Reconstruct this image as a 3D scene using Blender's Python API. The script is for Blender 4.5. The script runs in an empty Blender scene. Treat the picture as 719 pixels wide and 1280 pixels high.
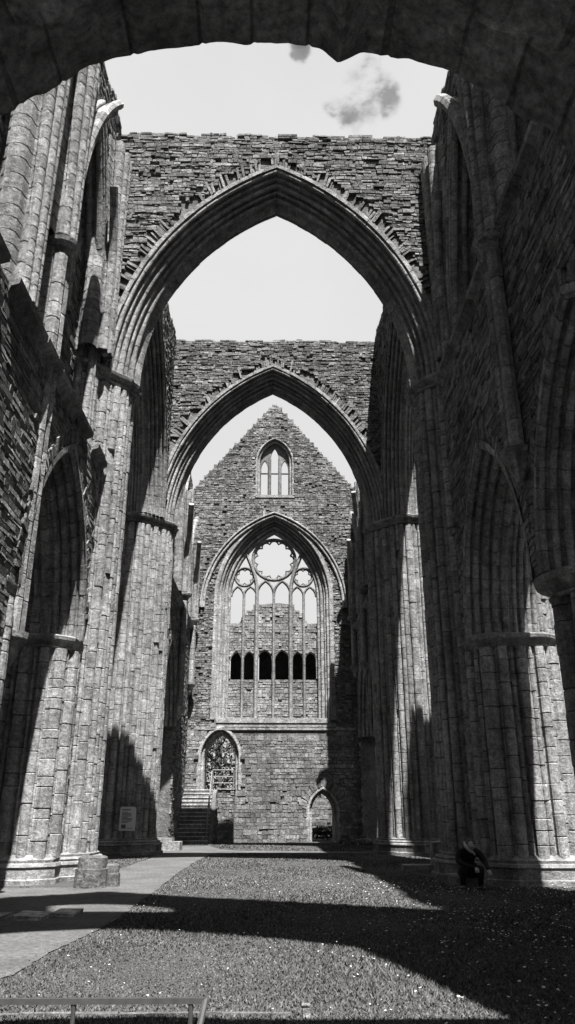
import bpy, math, random
import numpy as np
from mathutils import Vector
from mathutils.geometry import tessellate_polygon
random.seed(11); rng = np.random.default_rng(5)
R = math.radians
sc = bpy.context.scene
C = sc.collection
PI = math.pi

# ------------------------------------------------------------------ materials
def nodes(m):
    m.use_nodes = True
    nt = m.node_tree
    return nt, nt.nodes, nt.links, nt.nodes['Principled BSDF']

def math_node(N, L, op, a, b=None, clamp=False):
    n = N.new('ShaderNodeMath'); n.operation = op; n.use_clamp = clamp
    for i, v in enumerate((a, b)):
        if v is None: continue
        if isinstance(v, (int, float)): n.inputs[i].default_value = v
        else: L.new(v, n.inputs[i])
    return n.outputs[0]

def noise(N, L, vec, scale, detail=5, rough=.6):
    n = N.new('ShaderNodeTexNoise'); n.inputs['Scale'].default_value = scale
    n.inputs['Detail'].default_value = detail; n.inputs['Roughness'].default_value = rough
    L.new(vec, n.inputs['Vector']); return n.outputs['Fac']

def ramp(N, L, fac, p):
    r = N.new('ShaderNodeValToRGB'); e = r.color_ramp.elements
    e[0].position, e[0].color = p[0][0], (p[0][1],)*3+(1,)
    e[1].position, e[1].color = p[-1][0], (p[-1][1],)*3+(1,)
    for q in p[1:-1]:
        k = e.new(q[0]); k.color = (q[1],)*3+(1,)
    L.new(fac, r.inputs['Fac']); return r.outputs['Color']

def stone_mat(name, gain=1.0, stain=.5, grain=30, bump=.5, lichen=.8, streak=0.0, rough=.92):
    m = bpy.data.materials.new(name); nt, N, L, B = nodes(m)
    tc = N.new('ShaderNodeTexCoord').outputs['Object']
    at = N.new('ShaderNodeAttribute'); at.attribute_name = 'tone'
    big = noise(N, L, tc, .45, 4, .6); mid = noise(N, L, tc, 3.2, 5, .65); fine = noise(N, L, tc, grain, 6, .7)
    v = math_node(N, L, 'MULTIPLY', at.outputs['Fac'], gain)
    v = math_node(N, L, 'MULTIPLY', v, ramp(N, L, big, [(.3, 1-stain*.75), (.7, 1+stain*.35)]))
    v = math_node(N, L, 'MULTIPLY', v, ramp(N, L, mid, [(.3, .60), (.7, 1.35)]))
    gr9 = noise(N, L, tc, 9.5, 8, .7)
    v = math_node(N, L, 'MULTIPLY', v, ramp(N, L, gr9, [(.32, .62), (.5, 1.0), (.68, 1.45)]))
    v = math_node(N, L, 'MULTIPLY', v, ramp(N, L, fine, [(.3, .45), (.5, 1.0), (.72, 1.5)]))
    if streak:
        mp = N.new('ShaderNodeMapping'); mp.inputs['Scale'].default_value = (1.3, 1.3, .09); L.new(tc, mp.inputs['Vector'])
        st = noise(N, L, mp.outputs['Vector'], 1.6, 4, .6)
        v = math_node(N, L, 'MULTIPLY', v, ramp(N, L, st, [(.35, 1-streak), (.65, 1+.3*streak)]))
    # pale lichen spots
    sp = noise(N, L, tc, 7.5, 7, .8)
    lm = ramp(N, L, sp, [(.60, 0), (.68, 1)])
    lm = math_node(N, L, 'MULTIPLY', lm, lichen)
    mx = N.new('ShaderNodeMix'); mx.data_type = 'FLOAT'
    L.new(lm, mx.inputs[0]); L.new(v, mx.inputs[2]); mx.inputs[3].default_value = .52*gain
    cb = N.new('ShaderNodeCombineColor')
    for i in range(3): L.new(mx.outputs[0], cb.inputs[i])
    L.new(cb.outputs[0], B.inputs['Base Color'])
    B.inputs['Roughness'].default_value = rough
    B.inputs['Specular IOR Level'].default_value = .15
    b1 = N.new('ShaderNodeBump'); b1.inputs['Strength'].default_value = bump; b1.inputs['Distance'].default_value = .07
    hh = math_node(N, L, 'ADD', math_node(N, L, 'MULTIPLY', mid, .6), math_node(N, L, 'MULTIPLY', gr9, .9))
    hh = math_node(N, L, 'ADD', hh, math_node(N, L, 'MULTIPLY', fine, .25))
    L.new(hh, b1.inputs['Height']); L.new(b1.outputs[0], B.inputs['Normal'])
    return m

def plain_mat(name, v, rough=.6, metal=0, var=.25, scale=18, bump=.2):
    m = bpy.data.materials.new(name); nt, N, L, B = nodes(m)
    tc = N.new('ShaderNodeTexCoord').outputs['Object']
    n = noise(N, L, tc, scale, 5, .6)
    c = ramp(N, L, n, [(.3, v*(1-var)), (.7, v*(1+var))])
    L.new(c, B.inputs['Base Color'])
    B.inputs['Roughness'].default_value = rough; B.inputs['Metallic'].default_value = metal
    b = N.new('ShaderNodeBump'); b.inputs['Strength'].default_value = bump; b.inputs['Distance'].default_value = .01
    L.new(n, b.inputs['Height']); L.new(b.outputs[0], B.inputs['Normal'])
    return m

M = {}
M['rubble'] = stone_mat('rubble_masonry', .69, .45, 26, .9, .45, .25)
M['ashlar'] = stone_mat('dressed_stone', .96, .38, 34, .75, .5, .3)
M['core'] = stone_mat('mortar_core', .55, .3, 20, .8, .2)
M['rough'] = stone_mat('weathered_arch_stone', .62, .6, 16, 1.0, .3)
M['iron'] = plain_mat('painted_iron', .035, .7, .0)
M['galv'] = plain_mat('galvanised_steel', .14, .6, .1)
M['sign'] = plain_mat('sign_board', .5, .5, 0, .08)
M['ink'] = plain_mat('printed_ink', .08, .6)
M['cloth'] = plain_mat('black_cloth', .006, .95, 0, .4, 30, .4)
M['skin'] = plain_mat('skin', .3, .6, 0, .05)
M['hair'] = plain_mat('dark_hair', .03, .6, 0, .3, 60)
M['scarf'] = plain_mat('pale_scarf', .34, .9, 0, .2, 40)
M['bark'] = plain_mat('bark', .08, .95, 0, .4, 8, .8)
M['petal'] = plain_mat('daisy_petal', .5, .7, 0, .05)

def leaf_mat(name, v):
    m = bpy.data.materials.new(name); nt, N, L, B = nodes(m)
    at = N.new('ShaderNodeAttribute'); at.attribute_name = 'tone'
    val = math_node(N, L, 'MULTIPLY', at.outputs['Fac'], v)
    cb = N.new('ShaderNodeCombineColor')
    for i in range(3): L.new(val, cb.inputs[i])
    L.new(cb.outputs[0], B.inputs['Base Color']); B.inputs['Roughness'].default_value = .8
    B.inputs['Specular IOR Level'].default_value = .2
    return m
M['leaf'] = leaf_mat('foliage', .07)
M['blade'] = leaf_mat('grass_blade', .085)

def ground_mat(name, v, lo, hi, sc1, sc2, bump, dist):
    m = bpy.data.materials.new(name); nt, N, L, B = nodes(m)
    tc = N.new('ShaderNodeTexCoord').outputs['Object']
    a = noise(N, L, tc, sc1, 5, .65); b = noise(N, L, tc, sc2, 6, .75)
    x = math_node(N, L, 'MULTIPLY', ramp(N, L, a, [(.3, v*lo), (.7, v*hi)]), ramp(N, L, b, [(.3, .45), (.7, 1.5)]))
    cb = N.new('ShaderNodeCombineColor')
    for i in range(3): L.new(x, cb.inputs[i])
    L.new(cb.outputs[0], B.inputs['Base Color']); B.inputs['Roughness'].default_value = .95
    B.inputs['Specular IOR Level'].default_value = .1
    bp = N.new('ShaderNodeBump'); bp.inputs['Strength'].default_value = bump; bp.inputs['Distance'].default_value = dist
    L.new(b, bp.inputs['Height']); L.new(bp.outputs[0], B.inputs['Normal'])
    return m
M['turf'] = ground_mat('mown_turf', .062, .7, 1.25, .35, 30, .5, .03)
M['gravel'] = ground_mat('gravel_path', .095, .72, 1.25, .9, 15, .5, .03)

# ------------------------------------------------------------------ object helpers
def tag(o, label=None, cat=None, group=None, kind=None):
    if label: o['label'] = label
    if cat: o['category'] = cat
    if group: o['group'] = group
    if kind: o['kind'] = kind
    return o
def thing(name, loc, label, cat, group=None):
    o = bpy.data.objects.new(name, None); C.objects.link(o); o.location = loc
    o.empty_display_size = .3
    tag(o, label, cat, group); return o
def world_loc(o):
    v = Vector((0, 0, 0))
    while o is not None:
        v += o.location; o = o.parent
    return v
class MB:
    def __init__(s): s.v = []; s.f = []; s.t = []; s.m = []
    def face(s, pts, tone=.3, mi=0):
        b = len(s.v); s.v.extend(tuple(p) for p in pts); s.f.append(tuple(range(b, b+len(pts)))); s.t.append(tone); s.m.append(mi)
    def grid(s, rings, closed, tone, mi=0):
        b = len(s.v); n = len(rings[0])
        for r in rings: s.v.extend(tuple(p) for p in r)
        for i in range(len(rings)-1):
            for j in range(n if closed else n-1):
                k = (j+1) % n
                s.f.append((b+i*n+j, b+i*n+k, b+(i+1)*n+k, b+(i+1)*n+j))
                s.t.append(tone(i, j) if callable(tone) else tone); s.m.append(mi)
    def box(s, a, b, tone=.3, jit=0, mi=0, bev=0):
        x0, y0, z0 = a; x1, y1, z1 = b
        P = [(x, y, z) for x in (x0, x1) for y in (y0, y1) for z in (z0, z1)]
        if jit: P = [tuple(c+random.uniform(-jit, jit) for c in p) for p in P]
        q = len(s.v); s.v.extend(P)
        for f in ((0,1,3,2), (4,6,7,5), (0,4,5,1), (2,3,7,6), (0,2,6,4), (1,5,7,3)):
            s.f.append(tuple(q+i for i in f)); s.t.append(tone*(1+random.uniform(-.04, .04))); s.m.append(mi)
    def tube(s, pts, r, n=8, tone=.3, mi=0):
        rings = []
        P = [Vector(p) for p in pts]
        for i, p in enumerate(P):
            d = (P[min(i+1, len(P)-1)]-P[max(i-1, 0)]).normalized()
            a = d.cross(Vector((0, 0, 1)));
            if a.length < .1: a = d.cross(Vector((0, 1, 0)))
            a.normalize(); b = d.cross(a)
            rr = r[i] if isinstance(r, (list, tuple)) else r
            rings.append([p+a*rr*math.cos(2*PI*k/n)+b*rr*math.sin(2*PI*k/n) for k in range(n)])
        s.grid(rings, True, tone, mi)
        s.face(rings[0], tone, mi); s.face(rings[-1], tone, mi)
    def build(s, name, mat, parent=None, smooth=False):
        me = bpy.data.meshes.new(name)
        off = world_loc(parent) if parent is not None else Vector((0, 0, 0))
        v = np.array(s.v, dtype=np.float64).reshape(-1, 3)-np.array(off)
        me.from_pydata(v.tolist(), [], s.f)
        a = me.attributes.new('tone', 'FLOAT', 'FACE'); a.data.foreach_set('value', np.array(s.t, dtype=np.float32))
        mats = mat if isinstance(mat, (list, tuple)) else [mat]
        for x in mats: me.materials.append(x)
        if any(s.m): me.polygons.foreach_set('material_index', s.m)
        if smooth: me.polygons.foreach_set('use_smooth', [True]*len(me.polygons))
        me.update()
        o = bpy.data.objects.new(name, me); C.objects.link(o)
        if parent is not None: o.parent = parent
        return o

# ------------------------------------------------------------------ masonry helpers
class Fr:      # a wall face: u across, v up, d into the wall
    def __init__(s, o, U, N): s.o = Vector(o); s.U = Vector(U); s.V = Vector((0, 0, 1)); s.N = Vector(N)
    def p(s, u, v, d=0): return s.o+s.U*u+s.V*v-s.N*d

def arcR(a, h): return (a*a+h*h)/(2*a)
def in_arch(u, v, cx, a, spring, h, sill, w=0):
    du = abs(u-cx)
    if v < sill-(w if sill > 0 else 99): return False
    if v <= spring: return du < a+w
    r = arcR(a, h); e = r-a
    return (du+e)**2+(v-spring)**2 < (r+w)**2
def arch_pt(cx, a, spring, h, w, t):   # t 0..1 left springing to apex, 1..2 apex to right springing
    r = arcR(a, h); e = r-a; rr = r+w
    th = math.acos(max(-1, min(1, e/rr)))
    s = t if t <= 1 else 2-t
    x = rr*math.cos(th*s)-e; z = rr*math.sin(th*s)
    return (cx+(x if t > 1 else -x), spring+z)
def arch_poly(cx, a, spring, h, w=0, sill=None, n=10):
    P = [arch_pt(cx, a, spring, h, w, t) for t in np.linspace(0, 2, 2*n+1)]
    if sill is not None: P = [(cx-a-w, sill)]+P+[(cx+a+w, sill)]
    return P

def slab(mb, fr, outer, holes, T, d0=0, tone=.2):
    loops = [outer]+list(holes)
    pts = [p for l in loops for p in l]
    tris = tessellate_polygon([[Vector((p[0], p[1], 0)) for p in l] for l in loops])
    for d in (d0, d0+T):
        b = len(mb.v); mb.v.extend(tuple(fr.p(p[0], p[1], d)) for p in pts)
        for t in tris: mb.f.append(tuple(b+i for i in t)); mb.t.append(tone); mb.m.append(0)
    for l in loops:
        for i in range(len(l)):
            a, c = l[i], l[(i+1) % len(l)]
            mb.face([fr.p(*a, d0), fr.p(*c, d0), fr.p(*c, d0+T), fr.p(*a, d0+T)], tone)

def stones(mb, fr, u0, u1, v0, v1, inside, ch=(.09, .19), ln=(.18, .6), pro=(.0, .05), tone=(.13, .34), d=0, hole=.01, taper=.012, over=0, jit=.006):
    v = v0
    while v < v1:
        h = random.uniform(*ch); u = u0-random.uniform(0, ln[0])
        wob = random.uniform(0, 6)
        while u < u1:
            w = random.choice((random.uniform(*ln), random.uniform(ln[0], (ln[0]+ln[1])/2)))
            a, b = max(u, u0), min(u+w, u1); u += w
            if b-a < .05: continue
            vm = v+h/2; m = (a+b)/2
            if not inside(m, vm): continue
            for k in (0, 1):
                e = a if k == 0 else b
                if not inside(e, vm):
                    lo, hi = m, e
                    for _ in range(5):
                        q = (lo+hi)/2
                        if inside(q, vm): lo = q
                        else: hi = q
                    if k == 0: a = lo
                    else: b = lo
            if b-a < .03: continue
            r = random.random()
            if r < hole: p = -.18; tn = .06
            elif r < hole+.03: p = pro[1]+random.uniform(0, .05); tn = random.uniform(*tone)
            else: p = random.uniform(*pro); tn = random.uniform(*tone)
            g = .005+random.uniform(0, taper)*.8; g2 = .005+random.uniform(0, taper)*.8
            tl = random.uniform(-.009, .009); tv = random.uniform(-.010, .010)
            z0 = v+.004*math.sin(a*2+wob)+random.uniform(-.012, .012); z1 = v+h+.004*math.sin(b*2+wob)+random.uniform(-.008, .008)
            if p < 0:
                continue
            Q = [(a, z0), (b, z0), (b, z1), (a, z1)]; p += .035
            jz = [random.uniform(-jit, jit) for _ in range(4)]
            F_ = [fr.p(a+g, z0+g2+jz[0], d-p-tl-tv-.012), fr.p(b-g, z0+g2+jz[1], d-p+tl-tv-.012), fr.p(b-g2, z1-g-abs(jz[2]), d-p+tl+tv-.012), fr.p(a+g2, z1-g-abs(jz[3]), d-p-tl+tv-.012)]
            K = [fr.p(q[0], q[1], d+.03) for q in Q]
            n = len(mb.v); mb.v.extend(tuple(x) for x in F_+K)
            for f in ((0,1,2,3), (0,4,5,1), (1,5,6,2), (2,6,7,3), (3,7,4,0)):
                mb.f.append(tuple(n+i for i in f)); mb.t.append(tn); mb.m.append(0)
        v += h

def topstones(mb, fr, u0, u1, topf, T, d0=0, hmax=.28, ln=(.25, .7)):
    d = d0
    while d < d0+T:
        w = min(random.uniform(.3, .5), d0+T-d)
        u = u0
        while u < u1:
            l = random.uniform(*ln); e = min(u+l, u1)
            z = topf((u+e)/2); hh = random.uniform(.02, hmax)*random.choice((.3, .6, 1))
            if random.random() > .12:
                P = [fr.p(x, y, q) for x in (u+.01, e-.01) for q in (d, d+w-.01) for y in (z-.15, z+hh)]
                n = len(mb.v); mb.v.extend(tuple(Vector(p)+Vector([random.uniform(-.02, .02) for _ in range(3)])) for p in P)
                t = random.uniform(.15, .32)
                for f in ((0,1,3,2), (4,6,7,5), (0,4,5,1), (2,3,7,6), (1,5,7,3)):
                    mb.f.append(tuple(n+i for i in f)); mb.t.append(t); mb.m.append(0)
            u = e
        d += w

# profile along a polyline with rolls and hollows: returns points, normals and group ids
def patt(pts, pats, closed=False, side=1):
    P = []; G = []; g = 0
    n = len(pts)
    for i in range(n if closed else n-1):
        a = Vector(pts[i]); b = Vector(pts[(i+1) % n]); L = (b-a).length
        if L < 1e-6: continue
        t = (b-a)/L; nn = Vector((t.y, -t.x))*side
        pat = pats[i] if isinstance(pats[0], list) else pats
        tot = sum(x[1] for x in pat); s = 0
        for k, w in pat:
            w = w/tot*L
            if k == 'r': ss = [(0, 0), (.06, .55), (.22, .86), (.5, 1), (.78, .86), (.94, .55)]; am = .5*w*.95
            elif k == 'k': ss = [(0, 0), (.25, .6), (.5, 1), (.75, .6)]; am = .5*w*.9
            elif k == 'h': ss = [(0, 0), (.2, -.8), (.5, -1), (.8, -.8)]; am = .75*w
            elif k == 's': ss = [(0, 0), (.02, 1), (.98, 1)]; am = .35*w
            else: ss = [(0, 0)]; am = 0
            for q, o in ss:
                P.append(a+t*(s+q*w)+nn*(o*am)); G.append(g)
            g += 1; s += w
    if not closed: P.append(Vector(pts[-1])); G.append(g)
    Nn = []
    m = len(P)
    for i in range(m):
        p0 = P[(i-1) % m] if (closed or i > 0) else P[i]; p1 = P[(i+1) % m] if (closed or i < m-1) else P[i]
        t = (p1-p0); t = t.normalized() if t.length > 1e-9 else Vector((1, 0))
        Nn.append(Vector((t.y, -t.x))*side)
    return P, Nn, G

def courses(z0, z1, lo, hi):
    z = [z0]
    while z[-1] < z1-lo*.6: z.append(z[-1]+random.uniform(lo, hi))
    z[-1] = z1
    return z

def shaftwork(mb, prof, z0, z1, ch=(.28, .5), tone=(.20, .36), inset=.018, top=True, damage=.0):
    P, Nn, G = prof; m = len(P); ng = max(G)+1
    starts = [G.index(g) for g in range(ng)]+[m]
    g = 0
    while g < ng:
        ge = min(ng, g+random.choice((1, 1, 2, 2, 3)))
        idx = [k % m for k in range(starts[g], starts[ge]+1)]
        zs = courses(z0, z1, ch[0]*random.uniform(.7, 1.1), ch[1]*random.uniform(.8, 1.5))
        rings = []; tn = []
        for i in range(len(zs)-1):
            t = (random.uniform(*tone)+random.uniform(*tone)+.28)/3; o_ = random.uniform(-.012, .008)
            if random.random() < damage: o_ -= random.uniform(.02, .08)
            sl_ = random.uniform(-.012, .012); jq = random.choice((.4, .45, .5, 1.35))
            for z, o, q in ((zs[i], -inset, jq), (zs[i]+.02, 0, 1), (zs[i+1]-.02, 0, 1), (zs[i+1], -inset, jq)):
                n_ = len(idx)
                rings.append([(P[k].x+Nn[k].x*(o+(o_ if 0 < a < n_-1 else 0)), P[k].y+Nn[k].y*(o+(o_ if 0 < a < n_-1 else 0)), z+(sl_*(a/n_-.5) if z0 < z < z1 else 0)) for a, k in enumerate(idx)])
                tn.append(t*q)
        mb.grid(rings, False, lambda i, j: tn[i])
        g = ge
    if top: mb.face([(p.x, p.y, z1) for p in P], .25)

def moulded(mb, prof, prof_z, tone=.28, cap=True):   # horizontal mouldings: (z, offset)
    P, Nn, G = prof
    rings = [[(p.x+n.x*o, p.y+n.y*o, z) for p, n in zip(P, Nn)] for z, o in prof_z]
    ks = [random.uniform(.8, 1.15) for _ in range(max(G)+1)]
    mb.grid(rings, True, lambda i, j: tone*ks[G[j]])
    if cap: mb.face(rings[-1], tone); mb.face(rings[0], tone)

def archwork(mb, fr, cx, a, spring, h, prof, sill=None, vl=.32, tone=(.20, .36), rough=0, inset=.012, t0=0., t1=2.):
    # prof: (points (w, d), normals, groups) swept along the arch, with voussoir joints
    P, Nn, G = prof; r = arcR(a, h); arclen = math.acos((r-a)/r)*r
    segs = []
    if sill is not None:
        zs = courses(sill, spring, .25, .45)
        segs += [('l', zs[i], zs[i+1]) for i in range(len(zs)-1)]
    n = max(3, int(arclen/vl))
    ts = [i/n for i in range(n+1)]; ts = ts+[1+t for t in ts[1:]]
    segs += [('a', ts[i], ts[i+1]) for i in range(len(ts)-1) if ts[i] >= t0-1e-6 and ts[i+1] <= t1+1e-6]
    if sill is not None:
        zs = courses(sill, spring, .25, .45)
        segs += [('r', zs[i+1], zs[i]) for i in reversed(range(len(zs)-1))]
    rings = []; tn = []; ng = max(G)+1
    for kind, s0, s1 in segs:
        gt = [(random.uniform(*tone)*2+.56)/4*random.uniform(.93, 1.07) for _ in range(ng)]; go = [random.uniform(-.010, .008) for _ in range(ng)]
        if kind == 'a':
            e = .012/arclen
            st = [(s0, 1), (s0+e, 0)]+([((s0+s1)/2, 0)] if vl > .25 else [])+[(s1-e, 0), (s1, 1)]
        else:
            e = .012*(1 if s1 > s0 else -1); st = [(s0, 1), (s0+e, 0), (s1-e, 0), (s1, 1)]
        for s, ins in st:
            ring = []
            for p, nn, g in zip(P, Nn, G):
                o = -inset if ins else go[g]
                w = p.x+nn.x*o; d = p.y+nn.y*o
                if rough: w += random.gauss(0, rough); d += random.gauss(0, rough*.4)
                if kind == 'a': uv = arch_pt(cx, a, spring, h, w, s)
                elif kind == 'l': uv = (cx-a-w, s)
                else: uv = (cx+a+w, s)
                ring.append(fr.p(uv[0], uv[1], d))
            rings.append(ring); tn.append([x*(.5 if ins else 1) for x in gt])
    mb.grid(rings, False, lambda i, j: tn[i][G[j]])

def voussoirs(mb, fr, cx, a, spring, h, w0, L, d=0, th=.13, miss=.2, pro=(.02, .14), tmin=0.05, tone=(.15, .36)):
    r = arcR(a, h)+w0; arclen = math.acos((arcR(a, h)-a)/r)*r
    n = int(arclen/th)
    state = 0
    for half in (0, 1):
        for i in range(n):
            if i/n < tmin: continue
            if state <= 0 and random.random() < miss: state = random.randint(1, 3)
            if state > 0:
                state -= 1; continue
            s0 = (i+.08)/n; s1 = (i+.92)/n
            if half: s0, s1 = 2-s0, 2-s1
            l = L*random.uniform(.6, 1.15); p = random.uniform(*pro); tn = random.uniform(*tone)
            sk = random.uniform(-.3, .3)/n
            Q = [arch_pt(cx, a, spring, h, w0, s0), arch_pt(cx, a, spring, h, w0, s1), arch_pt(cx, a, spring, h, w0+l, s1+sk), arch_pt(cx, a, spring, h, w0+l, s0+sk)]
            Ff = [fr.p(q[0], q[1], d-p+random.uniform(-.02, .02)) for q in Q]; K = [fr.p(q[0], q[1], d+.06) for q in Q]
            b = len(mb.v); mb.v.extend(tuple(x) for x in Ff+K)
            for f in ((0,1,2,3), (0,4,5,1), (1,5,6,2), (2,6,7,3), (3,7,4,0)):
                mb.f.append(tuple(b+i for i in f)); mb.t.append(tn); mb.m.append(0)

def bar(mb, fr, pts, w, dep, d, tone=.3):     # tracery bar following 2D points, chamfered front
    n = len(pts); L = []
    for i, p in enumerate(pts):
        a = Vector(pts[max(i-1, 0)]); b = Vector(pts[min(i+1, n-1)]); t = (b-a).normalized(); nn = Vector((-t.y, t.x)); q = Vector(p)
        L.append([fr.p(*(q+nn*o), d+z) for o, z in ((-w/2, dep*.35), (-w/6, 0), (w/6, 0), (w/2, dep*.35), (w/2, dep*.7), (w/6, dep), (-w/6, dep), (-w/2, dep*.7))])
    mb.grid(L, True, lambda i, j: tone*(1+.08*math.sin(i*2.3)))
    mb.face(L[0], tone); mb.face(L[-1], tone)

def rough_lathe(mb, cx, cy, prof, n=16, tone=(.2, .34)):
    rings = [[(cx+r*math.cos(2*PI*k/n), cy+r*math.sin(2*PI*k/n), z) for k in range(n)] for z, r in prof]
    mb.grid(rings, True, lambda i, j: random.uniform(*tone)); mb.face(rings[-1]); mb.face(rings[0])

def shaft(mb, x, y, z0, z1, r, ch=(.4, .8), n=8, tone=(.22, .36)):
    zs = courses(z0, z1, *ch); rings = []; tt = []
    for i in range(len(zs)-1):
        t = random.uniform(*tone); rr = r*random.uniform(.95, 1.05)
        for z, q in ((zs[i], .88), (zs[i]+.02, 1), (zs[i+1]-.02, 1), (zs[i+1], .88)):
            rings.append([(x+rr*q*math.cos(2*PI*k/n), y+rr*q*math.sin(2*PI*k/n), z) for k in range(n)]); tt.append(t)
    mb.grid(rings, True, lambda i, j: tt[i])

# ------------------------------------------------------------------ camera, light, sky
PITCH = 21.64; YAW = 1.06
cam_d = bpy.data.cameras.new('camera'); cam = bpy.data.objects.new('camera', cam_d); C.objects.link(cam)
cam.location = (0, 0, 1.45); cam.rotation_euler = (R(90+PITCH), 0, -R(YAW))
cam_d.sensor_fit = 'VERTICAL'; cam_d.sensor_height = 24; cam_d.lens = 24*953/1280
cam_d.clip_start = .05; cam_d.clip_end = 2000
sc.camera = cam
KX, KY = .12, .486
sun_d = bpy.data.lights.new('sun', 'SUN'); sun = bpy.data.objects.new('sun', sun_d); C.objects.link(sun)
to_sun = Vector((KX, -KY, 1)).normalized()
sun.rotation_euler = to_sun.to_track_quat('Z', 'Y').to_euler()
sun.location = (10, -20, 60)
sun_d.energy = 5.0; sun_d.angle = R(.5); sun_d.color = (1, .985, .965)
EL = math.asin(to_sun.z); AZ = math.atan2(to_sun.x, to_sun.y)
w = bpy.data.worlds.new('World'); sc.world = w; w.use_nodes = True
N_, L_ = w.node_tree.nodes, w.node_tree.links
bg = N_['Background']
sky = N_.new('ShaderNodeTexSky'); sky.sky_type = 'NISHITA'; sky.sun_disc = False
sky.sun_elevation = EL; sky.sun_rotation = AZ; sky.air_density = 1; sky.dust_density = 2.5
bw = N_.new('ShaderNodeRGBToBW'); L_.new(sky.outputs[0], bw.inputs[0])
tc = N_.new('ShaderNodeTexCoord').outputs['Generated']
sep = N_.new('ShaderNodeSeparateXYZ'); L_.new(tc, sep.inputs[0])
def px_dir(x, y):
    v = Vector(((x-359.5)/953, (640-y)/953, -1)); v.rotate(cam.rotation_euler); return v.normalized()
nd = N_.new('ShaderNodeTexNoise'); nd.inputs['Scale'].default_value = 14; nd.inputs['Detail'].default_value = 5; L_.new(tc, nd.inputs['Vector'])
vs_ = N_.new('ShaderNodeVectorMath'); vs_.operation = 'SUBTRACT'; L_.new(nd.outputs['Color'], vs_.inputs[0]); vs_.inputs[1].default_value = (.5, .5, .5)
vm_ = N_.new('ShaderNodeVectorMath'); vm_.operation = 'SCALE'; L_.new(vs_.outputs[0], vm_.inputs[0]); vm_.inputs['Scale'].default_value = .075
va_ = N_.new('ShaderNodeVectorMath'); va_.operation = 'ADD'; L_.new(tc, va_.inputs[0]); L_.new(vm_.outputs[0], va_.inputs[1])
vn_ = N_.new('ShaderNodeVectorMath'); vn_.operation = 'NORMALIZE'; L_.new(va_.outputs[0], vn_.inputs[0]); tcd = vn_.outputs[0]
def blob(x, y, r, stretch=1.0):
    d = px_dir(x, y); dp = N_.new('ShaderNodeVectorMath'); dp.operation = 'DOT_PRODUCT'
    L_.new(tcd, dp.inputs[0]); dp.inputs[1].default_value = d
    c0 = math.cos(r)
    mr = N_.new('ShaderNodeMapRange'); mr.inputs['From Min'].default_value = c0; mr.inputs['From Max'].default_value = 1; mr.interpolation_type = 'SMOOTHSTEP'
    L_.new(dp.outputs['Value'], mr.inputs['Value']); return mr.outputs[0]
mp = N_.new('ShaderNodeMapping'); mp.inputs['Scale'].default_value = (1, 1, 2.2); L_.new(tc, mp.inputs['Vector'])
n1 = noise(N_, L_, mp.outputs[0], 9, 8, .62); n2 = noise(N_, L_, mp.outputs[0], 2.2, 6, .55)
cl = None
for b in (blob(454, 112, .033), blob(430, 122, .022), blob(482, 118, .024), blob(414, 128, .016), blob(366, 60, .016), blob(462, 86, .014)):
    cl = b if cl is None else math_node(N_, L_, 'MAXIMUM', cl, b)
n3 = noise(N_, L_, mp.outputs[0], 13, 9, .58)
cm = math_node(N_, L_, 'MULTIPLY', cl, ramp(N_, L_, n3, [(.36, 0), (.5, .55), (.66, 1)]))
cm = math_node(N_, L_, 'POWER', cm, 1.6)
dark = ramp(N_, L_, cm, [(.0, 0), (.15, .22), (.40, .72), (1, .95)])
base = math_node(N_, L_, 'MULTIPLY', bw.outputs[0], 1.0)
# sky brightened in the view direction, dimmed elsewhere to keep shade dark
ax_ = math_node(N_, L_, 'ABSOLUTE', sep.outputs[0])
vv = math_node(N_, L_, 'SUBTRACT', sep.outputs[1], math_node(N_, L_, 'MULTIPLY', ax_, .55))
view_sky = ramp(N_, L_, math_node(N_, L_, 'ADD', vv, math_node(N_, L_, 'MULTIPLY', n2, .10)), [(.28, .0), (.47, 1)])
SKYV = 2.55
mixv = N_.new('ShaderNodeMix'); mixv.data_type = 'FLOAT'
L_.new(view_sky, mixv.inputs[0]); L_.new(math_node(N_, L_, 'MULTIPLY', base, .34), mixv.inputs[2])
L_.new(math_node(N_, L_, 'MULTIPLY', ramp(N_, L_, n2, [(.3, .92), (.7, 1.0)]), SKYV), mixv.inputs[3])
mixd = N_.new('ShaderNodeMix'); mixd.data_type = 'FLOAT'
L_.new(dark, mixd.inputs[0]); L_.new(mixv.outputs[0], mixd.inputs[2]); mixd.inputs[3].default_value = .6
L_.new(mixd.outputs[0], bg.inputs['Color']); bg.inputs['Strength'].default_value = .1
sc.view_settings.view_transform = 'Standard'; sc.view_settings.look = 'None'; sc.view_settings.gamma = 1
sc.view_settings.exposure = 1.66; sc.view_settings.use_curve_mapping = False
sc.cycles.max_bounces = 5; sc.cycles.diffuse_bounces = 1; sc.cycles.use_denoising = True

# ------------------------------------------------------------------ dimensions
IN = 5.45; TOP = 23.4; SPR = 13.9; CA = 4.43; CH = 7.3; CW = .78
ARA, ARS, ARH, ARW = 2.25, 5.6, 3.85, .45
PIERS = [(-6.32, 20.9, 'near left'), (6.2, 20.9, 'near right'), (-6.55, 33.3, 'far left'), (6.2, 33.3, 'far right')]

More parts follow.
